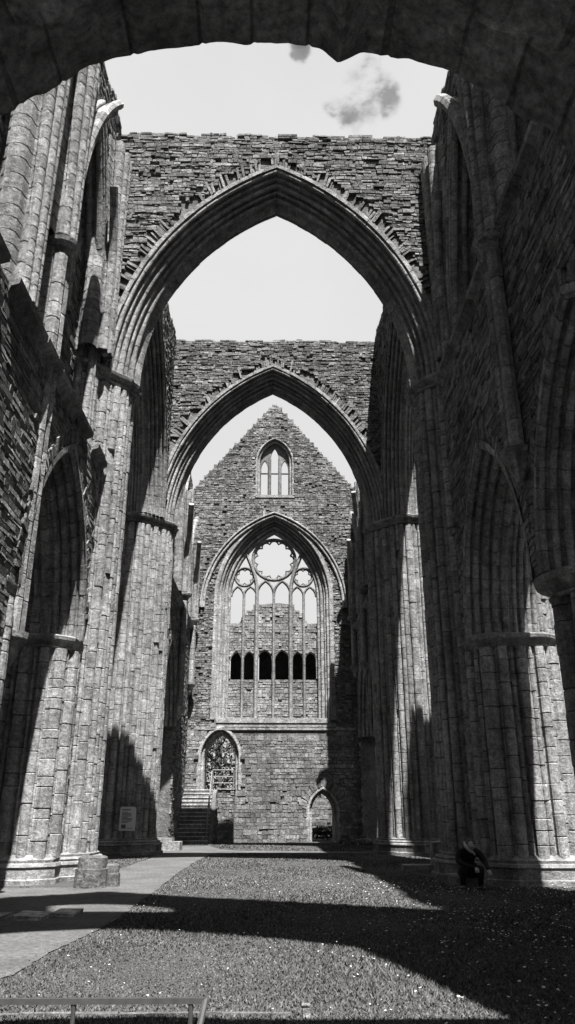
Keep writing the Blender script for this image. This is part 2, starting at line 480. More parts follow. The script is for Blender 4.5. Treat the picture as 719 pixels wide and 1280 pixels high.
# ------------------------------------------------------------------ crossing piers
def chamf(x0, x1, y0, y1, c):
    return [(x0+c, y0), (x1-c, y0), (x1, y0+c), (x1, y1-c), (x1-c, y1), (x0+c, y1), (x0, y1-c), (x0, y0+c)]
def crossing_pier(cx, cy, label, sgn_y):
    root = thing('crossing_pier', (cx, cy, 0), label, 'pier', 'crossing piers')
    poly = chamf(cx-1.8, cx+1.8, cy-1.65, cy+1.65, 1.15)
    longp = [('r', .20), ('h', .07), ('r', .34), ('f', .05), ('k', .16), ('f', .05), ('r', .34), ('h', .07), ('r', .20)]
    diag = [('f', .04), ('r', .20), ('h', .07), ('r', .30), ('f', .05), ('k', .12), ('f', .05), ('r', .32), ('f', .05), ('k', .12), ('f', .05), ('r', .30), ('h', .07), ('r', .20), ('f', .04)]
    prof = patt(poly, [longp, diag]*4, closed=True)
    mb = MB(); shaftwork(mb, prof, .54, SPR-.45, (.30, .52), (.17, .36), damage=.03)
    mb.build('shafts', M['ashlar'], root)
    soft = patt(poly, [[('f', .5), ('k', .6), ('f', .5), ('k', .6), ('f', .5)], [('f', .5)]]*4, closed=True)
    mb = MB(); z = SPR-.5
    moulded(mb, soft, [(z+.1, -.02), (z+.14, .05), (z+.19, .05), (z+.22, .0), (z+.30, .06), (z+.34, .18), (z+.43, .21), (z+.47, .16), (z+.52, -.1)], .25)
    mb.build('capital', M['ashlar'], root)
    mb = MB()
    hexa = patt(poly, [[('f', .5)]*6, [('f', .5)]]*4, closed=True)
    moulded(mb, hexa, [(.34, .30), (.36, .33), (.41, .31), (.43, .22), (.47, .24), (.51, .19), (.52, .12), (.57, .13), (.61, .02)], .26)
    rings = [[(p.x+n.x*o, p.y+n.y*o, z) for p, n in zip(hexa[0], hexa[1])] for z, o in ((-.2, .36), (.10, .36), (.12, .30), (.34, .30))]
    tt = [[random.uniform(.14, .3) for _ in range(60)] for _ in range(4)]
    mb.grid(rings, True, lambda i, j: tt[i][hexa[2][j] % 60])
    mb.build('plinth', M['ashlar'], root)
    return root
LB = ['near left crossing pier, sunlit clustered shafts above a cracked plinth',
      'near right crossing pier in shade behind the crouching person',
      'far left crossing pier with the information board on its face',
      'far right crossing pier, dark in front with a sunlit strip on its right']
pr = [crossing_pier(px_, py_, LB[i], -1 if py_ < 30 else 1) for i, (px_, py_, _) in enumerate(PIERS)]

# ------------------------------------------------------------------ crossing arches
cross_pat = [('f', .05), ('h', .10), ('r', .22), ('h', .15), ('r', .16), ('f', .05), ('h', .14), ('r', .24), ('h', .15), ('r', .16), ('f', .05), ('h', .14), ('r', .22)]
soff_pat = [('f', .08), ('k', .3), ('f', .08)]
def order_prof(w, T, dd, p1=cross_pat, p2=soff_pat, lead=.0):
    pts = [(w+.02, -.10), (w-.12, -.10), (0, dd), (0, T-dd), (w-.12, T+.10), (w+.02, T+.10)]
    return patt(pts, [[('f', 1)], p1, p2, list(reversed(p1)), [('f', 1)]], side=-1)
def cross_arch(name, fr, label, cat, topw, CA=CA, un=0):
    T = 1.68 if un else 2.0
    root = thing(name, tuple(fr.p(0, SPR, 1.0)), label, cat, 'crossing arches')
    top = lambda u: TOP+un*math.sin(u*1.7)+.05*math.sin(u*5)
    outer = [(-topw, SPR)]+arch_poly(0, CA, SPR, CH, CW)+[(topw, SPR)]
    outer += [(topw-2*topw*i/16, top(topw-2*topw*i/16)-.1) for i in range(17)]
    mb = MB(); slab(mb, fr, outer, [], T)
    def ins(u, v):
        wv = CW+(.30+.14*math.sin(u*3.3+v*2.1)+.08*math.sin(u*9+v*7) if v > SPR+2 and not un else -.06)
        return not in_arch(u, v, 0, CA, SPR, CH, -9, wv) and v < top(u)+.02
    stones(mb, fr, -topw, topw, SPR, TOP+.3, ins, ch=(.05, .16), ln=(.10, .5), pro=(.03, .08), hole=.022, tone=(.13, .33), jit=.018)
    back = Fr(fr.p(0, 0, T), -fr.U, -fr.N)
    stones(mb, back, -topw, topw, SPR, TOP+.3, lambda u, v: ins(-u, v), ch=(.12, .24), ln=(.3, .8))
    topstones(mb, fr, -topw, topw, top, T, 0, .2)
    if not un:  # nearer arch: back course added out of view to raise its cast shadow
        for k in range(40):
            u_ = -topw+2*topw*k/40; hz = (24.55 if label.startswith('nearer') else 23.45)+random.uniform(-.08, .08)
            P0, P1 = fr.p(u_, 23.2, 1.5), fr.p(u_+2*topw/40-.01, hz, 2.0)
            mb.box(tuple(P0), tuple(P1), random.uniform(.18, .3), .01)
    voussoirs(mb, fr, 0, CA, SPR, CH, CW+.03, .52, th=.10, miss=.30, pro=(.03, .13), tone=(.15, .33))
    mb.build('spandrel_wall', M['rubble'], root)
    mb = MB(); archwork(mb, fr, 0, CA, SPR, CH, order_prof(CW, T, .7), vl=.42, tone=(.16, .34))
    mb.build('arch_moulding', M['ashlar'], root)
    return root
cross_arch('crossing_arch', Fr((0, 19.9, 0), (1, 0, 0), (0, -1, 0)), 'nearer of the two high pointed arches spanning the view, rubble wall above', 'arch', 6.9)
cross_arch('crossing_arch', Fr((-.12, 32.3, 0), (1, 0, 0), (0, -1, 0)), 'farther, smaller looking pointed arch framing the gable window', 'arch', 6.9, CA=4.56)
cross_arch('crossing_arch', Fr((-5.05, 27.1, 0), (0, 1, 0), (1, 0, 0)), 'high side arch on the left seen edge on between near and far piers', 'arch', 5.1, un=.15)
cross_arch('crossing_arch', Fr((5.05, 27.1, 0), (0, 1, 0), (-1, 0, 0)), 'high side arch on the right seen edge on, dark deep mouldings', 'arch', 5.1, un=.15)

# ------------------------------------------------------------------ transept side walls
arc_pat = [('f', .05), ('r', .12), ('h', .08), ('r', .16), ('h', .08), ('r', .18), ('h', .07), ('r', .14)]
def bays_wall(side, y0, y1, top, arcs, niches, ledge, label, ragged=0.25, opens=(), extra_top=None, hang=None):
    s = side; fr = Fr((s*IN, 0, 0), (0, 1, 0), (-s, 0, 0))
    root = thing('transept_wall', (s*(IN+.8), (y0+y1)/2, 0), label, 'wall')
    ph = random.uniform(0, 9)
    tf = extra_top or (lambda u: top+ragged*(math.sin(u*1.3+ph)+.5*math.sin(u*3.1)))
    ztops = [(y1-(y1-y0)*i/24, tf(y1-(y1-y0)*i/24)-.1) for i in range(25)]
    D1 = .5
    low = [(y0, -1)]
    for i, c in enumerate(sorted(arcs)):
        P_ = arch_poly(c, ARA, ARS, ARH, ARW)
        prev = sorted(arcs)[i-1] if i else None
        if prev is not None and c-prev < 6.2: low.pop(); low += P_
        else: low += [(c-ARA-ARW, -1)]+P_
        low += [(c+ARA+ARW, -1)]
    low.append((y1, -1))
    def near_gap(u): return any(c2-c1 < 6.2 and c1 < u < c2 for c1, c2 in zip(sorted(arcs), sorted(arcs)[1:]))
    hole1 = [arch_poly(c, a, SPR, h, .3, sill=ledge+.02) for c, a, h in niches]
    hole2 = [arch_poly(c, 1.0, 17.6, 1.9, .25, sill=14.8) for c, a, h in niches]
    for o in opens: hole1.append(o); hole2.append(o)
    outer = low+ztops
    LO = .42; fl = Fr(fr.p(0, 0, -LO), fr.U, fr.N)
    mb = MB(); slab(mb, fr, outer, hole1, D1); slab(mb, fr, outer, hole2, 1.25-D1, D1)
    slab(mb, fl, low+[(y1, ledge-.1), (y0, ledge-.1)], [], LO-.004)
    stones(mb, fl, y0, y1, 0, ledge-.15, lambda u, v: not (v < ARS+.1 and near_gap(u)) and not any(in_arch(u, v, c, ARA, ARS, ARH, -9, ARW-.05) for c in arcs), ch=(.07, .18), ln=(.18, .6), pro=(0, .028 if s > 0 or y0 > 20 else .006), hole=.02, tone=(.11, .36), jit=.012)
    for c in arcs: voussoirs(mb, fl, c, ARA, ARS, ARH, ARW+.04, .32, d=-.06, th=.15, miss=.05, pro=(.01, .05))
    def ins(u, v):
        if v > tf(u): return False
        for c in arcs:
            if in_arch(u, v, c, ARA, ARS, ARH, -9, ARW-.05): return False
        for c, a, h in niches:
            if in_arch(u, v, c, a, SPR, h, ledge, .25): return False
        return True
    stones(mb, fr, y0, y1, ledge-.1, top+.9, ins, ch=(.07, .18), ln=(.18, .6), pro=(0, .05), hole=.02)
    def ins2(u, v):
        k = False
        for c, a, h in niches:
            if in_arch(u, v, c, a, SPR, h, ledge+.05, .28) and not in_arch(u, v, c, 1.0, 17.6, 1.9, 14.8, .2): k = True
        return k
    stones(mb, fr, y0, y1, ledge, top, ins2, ch=(.1, .22), ln=(.25, .8), pro=(0, .05), d=D1, hole=.02)
    topstones(mb, fr, y0, y1, tf, 1.25, 0, .35)
    mb.build('wall', M['rubble'], root)
    for c in arcs:
        mb = MB(); P = order_prof(ARW, 1.25+LO, .65, arc_pat, [('f', .1), ('r', .3), ('f', .1)])
        archwork(mb, fl, c, ARA, ARS, ARH, P, vl=.34, tone=(.16, .34))
        mb.build('arcade_arch', M['ashlar'], root)
    for c, a, h in niches:
        mb = MB()
        P = patt([(.32, .02), (.30, -.20), (.02, -.14), (0, .5)], [[('f', 1)], [('r', .2), ('h', .06), ('r', .16)], [('r', .16), ('h', .1), ('r', .16), ('f', .1)]], side=-1)
        archwork(mb, fr, c, a, SPR, h, P, sill=ledge, vl=.4, tone=(.18, .36))
        mb.build('wall_arch', M['ashlar'], root)
        mb = MB()
        P = patt([(.25, D1-.04), (.2, D1-.08), (0, .85), (0, 1.0), (.2, 1.3)], [[('f', 1)], [('f', .1), ('r', .16), ('h', .1), ('r', .14), ('f', .1)], [('f', 1)], [('f', 1)]], side=-1)
        archwork(mb, fr, c, 1.0, 17.6, 1.9, P, sill=14.8, vl=.35, tone=(.18, .34))
        mb.build('clerestory_window', M['ashlar'], root)
    # string course at the ledge
    mb = MB(); u = y0
    while u < y1:
        e = min(u+random.uniform(.5, .9), y1); t = random.uniform(.14, .3); j = random.uniform(-.015, .015)
        if random.random() > .05:
            P = [(-.02, ledge-.34), (-.05, ledge-.32), (-.09, ledge-.18), (-.24+j, ledge-.12), (-.26+j, ledge-.0), (-.05, ledge+.10), (.05, ledge+.34)]
            rings = [[fl.p(q, z, d if d < 0 else LO+.1) for d, z in P] for q in (u+.006, e-.006)]
            mb.grid(rings, False, t); mb.face(rings[0], t); mb.face(rings[1], t)
        u = e
    mb.build('string_course', M['ashlar'], root)
    return root

def vault_shaft(x, y, s, zbase, zcap, ztop, label, ribs, lower=True, cap=True):
    # s: direction of the wall (+1 right, -1 left). A clustered wall shaft with capital and broken vault ribs
    root = thing('vault_shaft', (x, y, zbase), label, 'wall shaft')
    mb = MB()
    offs = [(-.0, -.17), (-.0, .17)]
    if lower:
        for ox, oy in offs: shaft(mb, x-s*.05, y+oy, zbase+.4, zcap-.45, .155)
        mb.build('shaft', M['ashlar'], root)
        mb = MB()
        rough_lathe(mb, x, y, [(zbase-.25, .06), (zbase-.1, .14), (zbase+.1, .2), (zbase+.3, .34), (zbase+.42, .36), (zbase+.46, .2)], 12)
        mb.build('corbel', M['ashlar'], root)
    if cap:
        mb = MB(); rough_lathe(mb, x, y, [(zcap-.5, .24), (zcap-.45, .29), (zcap-.40, .22), (zcap-.2, .28), (zcap-.12, .40), (zcap-.02, .43), (zcap+.03, .36), (zcap+.05, .1)], 14)
        mb.build('capital', M['ashlar'], root)
    mb = MB()
    for ox, oy, r in ((-s*.12, 0, .15), (-s*.02, -.30, .12), (-s*.02, .30, .12)):
        shaft(mb, x+ox, y+oy, zcap+.02, ztop-abs(oy)*2+random.uniform(-.5, .3), r)
    # solid masonry springer behind, widening upward, in courses
    zs = courses(zcap+.02, ztop-.4, .28, .46); rings = []; tn = []
    for i in range(len(zs)-1):
        k_ = random.uniform(.85, 1.1)
        for z, o, q in ((zs[i], .02, .5), (zs[i]+.02, 0, 1), (zs[i+1]-.02, 0, 1), (zs[i+1], .02, .5)):
            t = (z-zcap)/(ztop-zcap); hw = .40+.50*t**1.6; p = .20-.08*t
            pl = [(x+s*.75, y-hw*1.05), (x-s*(p-.15), y-hw), (x-s*p, y-hw*.45), (x-s*(p+.08), y), (x-s*p, y+hw*.45), (x-s*(p-.15), y+hw), (x+s*.75, y+hw*1.05)]
            P_, N_q, G_ = patt(pl, [('h', .05), ('r', .2), ('h', .05)], side=(-1 if s > 0 else 1)*1)
            rings.append([(a_.x+s*o, a_.y, z) for a_ in P_]); tn.append([.28*k_*q*(.85+.3*((g*7+i*3) % 5)/5) for g in G_])
    mb.grid(rings, False, lambda i, j: tn[i][j]); mb.face(rings[-1])
    mb.build('springer', M['ashlar'], root)
    mb = MB()
    for dy, rise, inn, rr in ribs:     # broken ribs leaning along the wall and inward
        pts = []; k = 14
        for i in range(k+1):
            t = i/k; th = t*R(62)
            pts.append((x-s*(.08+inn*(1-math.cos(th))*1.6), y+dy*(1-math.cos(th))*1.9, zcap+.05+rise*math.sin(th)*1.13))
        for i in range(k):
            a, b = Vector(pts[i]), Vector(pts[i+1])
            g = (b-a)*.03
            mb.tube([a+g*.2, a+g, b-g, b-g*.2], [rr*.9, rr, rr, rr*.9], 8, random.uniform(.2, .38))
    if ribs: mb.build('rib', M['ashlar'], root)
    return root

bays_wall(1, 3.62, 19.9, TOP, (16.6, 10.8), ((16.7, 2.25, 7.2), (10.9, 2.25, 7.2)), 13.6, 'high shaded wall on the right with the near side arches and a sloping string course')
bays_wall(-1, 3.62, 19.9, TOP, (17.0,), ((17.0, 2.25, 7.2), (10.9, 2.25, 7.2)), 10.8, 'high wall on the left beside the near pier, tall recess over a dark side arch')
ntop = lambda u: 23.0-(u-35)*.11+.35*math.sin(u*2.2)+.25*math.sin(u*5.3)
bays_wall(1, 34.3, 45.98, 22.6, (37.6, 42.9), ((37.7, 2.2, 6.6), (43.0, 2.2, 6.6)), 11.9, 'dark ruined wall beyond the far arch on the right beside the gable wall', extra_top=ntop)
ntop2 = lambda u: 22.6-(u-35)*.05+.45*math.sin(u*2.7+1)+.3*math.sin(u*6.1)
bays_wall(-1, 34.3, 45.98, 22.6, (37.6,), ((37.7, 2.2, 6.6), (43.0, 2.2, 6.6)), 11.9, 'ruined wall beyond the far arch on the left above the stone stair', extra_top=ntop2)

E = -1; Wt = 1
vault_shaft(-IN+.35, 14.7, -1, 4.3, 14.1, 20.8, 'pair of sunlit wall shafts on the left wall rising to a dark capital', [(1.9, 6.6, .2, .19), (1.7, 6.6, .5, .13)])
vault_shaft(IN-.58, 13.7, 1, 7.8, 13.5, 20.3, 'shaded wall shafts on the right wall ending in a corbel above the side arch', [(1.9, 6.6, .25, .19)])
vault_shaft(-IN+.30, 19.45, -1, 12, 14.1, 22.2, 'cluster of upper shafts above the near left pier capital', [(-1.3, 5.2, .1, .13)], lower=False, cap=False)
vault_shaft(IN-.30, 19.45, 1, 12, 14.1, 22.2, 'cluster of dark upper shafts above the near right pier capital', [(-1.3, 5.2, .1, .13)], lower=False, cap=False)
vault_shaft(-IN+.58, 40.3, -1, 6.2, 12.6, 18.8, 'pair of wall shafts with broken ribs halfway along the far left wall', [(1.6, 5.0, .3, .15), (-1.6, 4.6, .3, .15)])
vault_shaft(-IN+.58, 45.3, -1, 8.2, 12.4, 17.0, 'corner wall shaft where the far left wall meets the gable wall', [(-1.5, 4.4, .3, .14)])
vault_shaft(IN-.58, 40.3, 1, 8.5, 13.0, 19.5, 'shaded wall shafts with a broken rib midway on the far right wall', [(1.6, 5.0, .3, .15), (-1.6, 5.0, .5, .15)])
vault_shaft(IN-.58, 45.3, 1, 9.2, 12.6, 17.5, 'corner wall shaft where the far right wall meets the gable wall', [(-1.5, 4.4, .3, .14)])
vault_shaft(-IN+.30, 34.8, -1, 12, 14.1, 20.5, 'upper shafts behind the far left pier capital', [(1.5, 5.0, .3, .14)], lower=False)
vault_shaft(IN-.30, 34.8, 1, 12, 14.1, 21.0, 'upper shafts behind the far right pier capital', [(1.5, 5.0, .3, .14)], lower=False)
# bay shaft nearer the viewer on the left (big lit jamb)
vault_shaft(-IN+.30, 12.9, -1, 11, 11.0, 21.5, 'broad sunlit jamb shafts at the far left edge above the ledge', [], lower=False, cap=False)

# arcade piers
def arcade_pier(x, y, label):
    root = thing('arcade_pier', (x, y, 0), label, 'pier', 'arcade piers of the side aisles')
    pts = [(x+.72*math.cos(2*PI*k/8+PI/8), y+.72*math.sin(2*PI*k/8+PI/8)) for k in range(8)]
    prof = patt(pts, [('h', .08), ('r', .4), ('h', .08)], closed=True)
    mb = MB(); shaftwork(mb, prof, .5, ARS-.4, (.3, .5), (.17, .34)); mb.build('shafts', M['ashlar'], root)
    mb = MB(); z = ARS-.42
    rough_lathe(mb, x, y, [(z, .78), (z+.05, .86), (z+.1, .80), (z+.2, .88), (z+.28, 1.06), (z+.40, 1.10), (z+.44, .95), (z+.46, .3)], 24)
    mb.build('capital', M['ashlar'], root)
    mb = MB(); rough_lathe(mb, x, y, [(-.2, .98), (.3, .98), (.36, .92), (.45, .95), (.52, .82), (.55, .4)], 24); mb.build('plinth', M['ashlar'], root)
    return root
arcade_pier(6.02, 13.7, 'shaded round pier at the right edge with a wide moulded capital')
arcade_pier(6.45, 7.9, 'round pier on the right nearest the viewer')
arcade_pier(6.2, 40.25, 'dark distant arcade pier beyond the far right crossing pier')
# half capitals (responds) of the aisle arches on the crossing piers and wall ends
def respond(x, y, label, sy):
    root = thing('half_pier', (x, y, 0), label, 'pier')
    mb = MB()
    pts = [(x-1.1, y-sy*.5), (x-.98, y+sy*.12), (x-.62, y+sy*.42), (x+.62, y+sy*.42), (x+.98, y+sy*.12), (x+1.1, y-sy*.5)]
    if sy < 0: pts = pts[::-1]
    prof = patt(pts[::-1], [[('h', .06), ('r', .24), ('h', .06), ('k', .1), ('f', .03)]]+[[('h', .06), ('r', .3), ('h', .06)]]+[[('f', .05), ('r', .3), ('h', .06), ('k', .12), ('h', .06), ('r', .34), ('h', .06), ('k', .12), ('h', .06), ('r', .3), ('f', .05)]]+[[('h', .06), ('r', .3), ('h', .06)]]+[[('h', .06), ('r', .24), ('h', .06), ('k', .1), ('f', .03)]]+[[('f', 1)]], closed=True)
    shaftwork(mb, prof, .5, ARS-.3, (.3, .5), (.17, .34)); mb.build('shafts', M['ashlar'], root)
    q = patt(pts[::-1], [('f', 1)], closed=True)
    mb = MB(); z = ARS-.42
    moulded(mb, q, [(z+.1, .02), (z+.14, .06), (z+.18, .02), (z+.26, .06), (z+.32, .15), (z+.40, .17), (z+.44, .10), (z+.46, -.05)], .24)
    mb.build('capital', M['ashlar'], root)
    mb = MB(); moulded(mb, q, [(-.2, .30), (.10, .30), (.12, .25), (.34, .25), (.36, .28), (.42, .25), (.44, .17), (.50, .18), (.55, .08), (.60, .02)], .24); mb.build('plinth', M['ashlar'], root)
respond(6.05, 18.95, 'half round pier of the right aisle arch, its capital lit on the right', -1)
respond(-6.1, 19.3, 'half round pier of the left aisle arch in deep shade', -1)
respond(-6.1, 14.4, 'half round pier at the viewer side of the left aisle arch', 1)
respond(6.25, 35.2, 'distant half pier behind the far right crossing pier', 1)
respond(-6.25, 35.2, 'distant half pier behind the far left crossing pier', 1)

# ------------------------------------------------------------------ gable walls
GA, GS, GH, GW = 2.72, 14.0, 4.5, .95
def gable_z(u, apex=27.6): return min(apex, apex+.15-1.22*abs(u))
def gable_wall(fr, T, root, doors, win, gab, half=6.9, ws=6.6):
    zt = lambda u: max(gable_z(u), 20.2)+.0
    us = np.linspace(half, -half, 57)
    outer = [(-half, -1), (half, -1)]+[(u, zt(u)-.08) for u in us]
    holes = [arch_poly(0, GA, GS, GH, GW, sill=ws)]
    holes.append(arch_poly(0, 1.0, 23.3, 1.5, .55 if T > 1.5 else .28, sill=20.8))
    for c, a, s, h, sill, wd in doors: holes.append(arch_poly(c, a, s, h, wd, sill=sill, n=40))
    mb = MB(); slab(mb, fr, outer, holes, T)
    def ins(u, v):
        if v > zt(u): return False
        if in_arch(u, v, 0, GA, GS, GH, ws+(0 if ws > 6.5 else .9), GW-.08): return False
        if in_arch(u, v, 0, 1.0, 23.3, 1.5, 20.8, .22): return False
        for c, a, s, h, sill, wd in doors:
            if in_arch(u, v, c, a, s, h, sill, wd-.05) and (v > sill or sill < .1): return False
        return True
    return mb, ins, zt

# --- far (north) end wall
FN = Fr((0, 46, 0), (1, 0, 0), (0, -1, 0))
root = thing('gable_wall', (0, 46.9, 0), 'tall lit end wall with pointed gable, great traceried window and two doorways', 'wall')
doorsN = [(-3.05, .88, 4.5, 1.35, 2.75, .38), (2.85, .62, 1.6, 1.0, -.5, .30)]
mb, ins, zt = gable_wall(FN, 1.8, root, doorsN, True, True)
stones(mb, FN, -6.9, 6.9, 0, 6.1, ins, ch=(.12, .30), ln=(.18, .55), pro=(0, .035), hole=.008, tone=(.18, .34), jit=.012)
stones(mb, FN, -6.9, 6.9, 6.1, 28, ins, ch=(.07, .17), ln=(.12, .42), pro=(0, .045), hole=.02, tone=(.16, .36), jit=.014)
voussoirs(mb, FN, 2.85, .62, 1.6, 1.0, .34, .42, d=-.05, th=.13, miss=0, pro=(.03, .08), tone=(.22, .36))
topstones(mb, FN, -6.9, 6.9, zt, 1.8, 0, .10, (.2, .4))
mb.build('wall', M['rubble'], root)
# great window surround
mb = MB()
wp = patt([(GW+.02, -.10), (GW-.14, -.10), (.42, .34), (0, .62), (0, 1.1), (.5, 1.82)], [[('f', 1)], [('r', .16), ('h', .08), ('r', .2), ('h', .1), ('r', .12)], [('h', .12), ('r', .2), ('h', .1), ('r', .16)], [('f', 1)], [('f', 1)]], side=-1)
archwork(mb, FN, 0, GA, GS, GH, wp, sill=6.6, vl=.4, tone=(.22, .38)); voussoirs(mb, FN, 0, GA, GS, GH, GW+.03, .42, th=.2, miss=.25, pro=(.05, .14), tmin=.35)
win = mb.build('great_window', M['ashlar'], root)
mb = MB()
mb.box(FN.p(-GA-.6, 6.42, 1.5), FN.p(GA+.6, 6.7, -.10), .3); mb.box(FN.p(-GA-1, 6.2, .3), FN.p(GA+1, 6.42, -.05), .27)
mb.build('sill', M['ashlar'], win)
# hood lines continuing wide (relieving arch)
mb = MB()
hp = patt([(.02, .0), (.02, -.20), (-.10, -.26), (-.34, -.08), (-.36, .02)], [[('f', 1)], [('r', 1)], [('h', .1), ('r', .14), ('h', .06)], [('f', 1)]], side=-1)
archwork(mb, FN, 0, 4.55, 13.3, 6.3, (hp[0], hp[1], hp[2]), vl=.45, tone=(.2, .36), t0=0.0, t1=2.0)
mb.build('hood_mould', M['ashlar'], root)
mb = MB(); DT = .64
for xm in (-1.06, 1.06): bar(mb, FN, [(xm, 6.6), (xm, 14.4), (xm*1.04, 15.0), (xm*1.16, 15.6), (xm*1.38, 16.3), (xm*1.72, 17.2)], .25, .40, DT-.10, .26)
for xm in (-1.88, 0, 1.88): bar(mb, FN, [(xm, 6.6), (xm, 14.45)], .17, .32, DT-.05, .28)
def ring(cx, cz, r, w, n=28): bar(mb, FN, [(cx+r*math.cos(2*PI*k/n), cz+r*math.sin(2*PI*k/n)) for k in range(n+1)], w, .30, DT-.02, .2)  # upper tracery coloured darker for the shade under the window head
ring(0, 16.68, 1.36, .20)
for s in (-1, 1): ring(s*1.86, 15.52, .60, .15)
def light(c, a, s, h, w=.10): bar(mb, FN, [arch_pt(c, a, s, h, 0, t) for t in np.linspace(0, 2, 13)], w*1.45, .26, DT-.01, .2)
for s in (-1, 1):
    light(s*2.28, .39, 14.25, .62); light(s*1.48, .40, 14.25, .62); light(s*.53, .52, 14.4, .85, .12)
def foils(cx, cz, r, dep_, n, w_):
    P_ = []
    for k in range(n*8+1):
        th = 2*PI*k/(n*8)+PI/n; rr = r-dep_*(1-abs(math.sin(n*(th-PI/n)/2)))**1.4
        P_.append((cx+rr*math.cos(th), cz+rr*math.sin(th)))
    bar(mb, FN, P_, w_, .14, DT+.06, .2)
foils(0, 16.68, 1.27, .19, 12, .10)
for s in (-1, 1): foils(s*1.86, 15.52, .53, .13, 6, .07)
mb.build('tracery', M['ashlar'], win)
# masonry infill behind the mullions with the row of small openings
cs = [-2.28, -1.49, -.53, .53, 1.49, 2.28]; aw = [.33, .32, .43, .43, .32, .33]
mb = MB()
outer = [(-GA-.1, 6.6), (GA+.1, 6.6), (GA+.1, 12.45), (2.1, 12.45), (1.9, 12.9), (1.45, 13.25), (1.15, 13.75), (.3, 13.85), (-.4, 13.8), (-1.0, 13.7), (-1.5, 13.3), (-1.9, 12.9), (-2.2, 12.5), (-GA-.1, 12.4)]
holes = [arch_poly(c, a, 10.2, .62 if a > .4 else .5, 0, sill=9.05) for c, a in zip(cs, aw)]
slab(mb, FN, outer, holes, .30, .86)
def insf(u, v):
    tp = 12.45 if abs(u) > 2.1 else (12.9 if abs(u) > 1.8 else (13.3 if abs(u) > 1.3 else 13.8))
    if v > tp: return False
    return not any(in_arch(u, v, c, a, 10.2, .62 if a > .4 else .5, 9.05, .02) for c, a in zip(cs, aw))
stones(mb, FN, -GA, GA, 6.7, 14, insf, ch=(.12, .22), ln=(.2, .5), pro=(0, .05), d=.86, tone=(.24, .42), hole=.02)
mb.build('infill_masonry', M['rubble'], win)
mb = MB()
for c, a in zip(cs, aw):
    archwork(mb, FN, c, a, 10.2, .62 if a > .4 else .5, patt([(.07, .84), (.06, .70), (0, .74), (0, .95)], [[('f', 1)]]*3, side=-1), sill=9.1, vl=.3, tone=(.3, .4))
mb.build('light_heads', M['ashlar'], win)
mb = MB()     # backing added to keep the small openings dark
mb.box((-GA-1, 48.1, 6.0), (-1.12, 48.35, 11.6), .15); mb.box((-.9, 48.1, 6.0), (GA+1, 48.35, 11.6), .15)
mb.box((-GA-1, 47.56, 11.0), (GA+1, 48.3, 11.25), .15); mb.box((-GA-1, 47.8, 6.0), (GA+1, 48.3, 8.6), .15)
mb.build('dark_backing', M['core'], win)
# gable window
mb = MB()
gp = patt([(.28, -.04), (.24, -.06), (0, .22), (0, .45), (.62, 1.84)], [[('f', 1)], [('r', .12), ('h', .08), ('r', .14)], [('f', 1)], [('f', 1)]], side=-1)
archwork(mb, FN, 0, 1.0, 23.3, 1.5, gp, sill=20.85, vl=.3, tone=(.22, .38)); mb.box(FN.p(-1.3, 20.7, 1.2), FN.p(1.3, 20.88, -.05), .3)
gw = mb.build('gable_window', M['ashlar'], root)
mb = MB()
# three lights: plate with pointed holes
outer = arch_poly(0, 1.0, 23.3, 1.5, .03, sill=22.6)
hl = [arch_poly(0, .25, 23.75, .72, 0, sill=22.62), arch_poly(-.67, .22, 22.95, .6, 0, sill=22.62), arch_poly(.67, .22, 22.95, .6, 0, sill=22.62)]
slab(mb, FN, outer, hl, .20, .34, .15)
for s in (-1, 1): bar(mb, FN, [(s*.345, 20.85), (s*.345, 23.7)], .24, .26, .28, .17)
for s in (-1, 1): bar(mb, FN, [(s*.96, 20.85), (s*.96, 22.9)], .12, .2, .30, .17)
mb.build('lancet_tracery', M['ashlar'], gw)
# doorways
for i, (c, a, s, h, sill, wd) in enumerate(doorsN):
    mb = MB()
    dp = patt([(wd+.03, -.06), (wd-.06, -.08), (0, .42), (0, 1.8)], [[('f', 1)], [('r', .14), ('h', .07), ('r', .16), ('h', .05), ('f', .05)], [('f', 1)]], side=-1)
    archwork(mb, FN, c, a, s, h, dp, sill=max(sill, 0), vl=.28, tone=(.24, .4))
    if i == 0:
        for q in (-1, 1): mb.box(FN.p(c+q*(a+.45)-.13, s-.1, .1), FN.p(c+q*(a+.45)+.13, s+.12, -.16), .12)
    d = mb.build('doorway', M['ashlar'], root)
    if i == 0: tag(d, 'raised doorway at the top of the stair')
    else: tag(d, 'small low doorway at ground level')
mb = MB()     # string course under window
u = -4.6
while u < 4.6:
    e = u+random.uniform(.4, .8); mb.box(FN.p(u+.005, 6.02, .02), FN.p(e-.005, 6.15+random.uniform(-.01, .02), -.09), random.uniform(.2, .34)); u = e
mb.build('string_course', M['ashlar'], root)

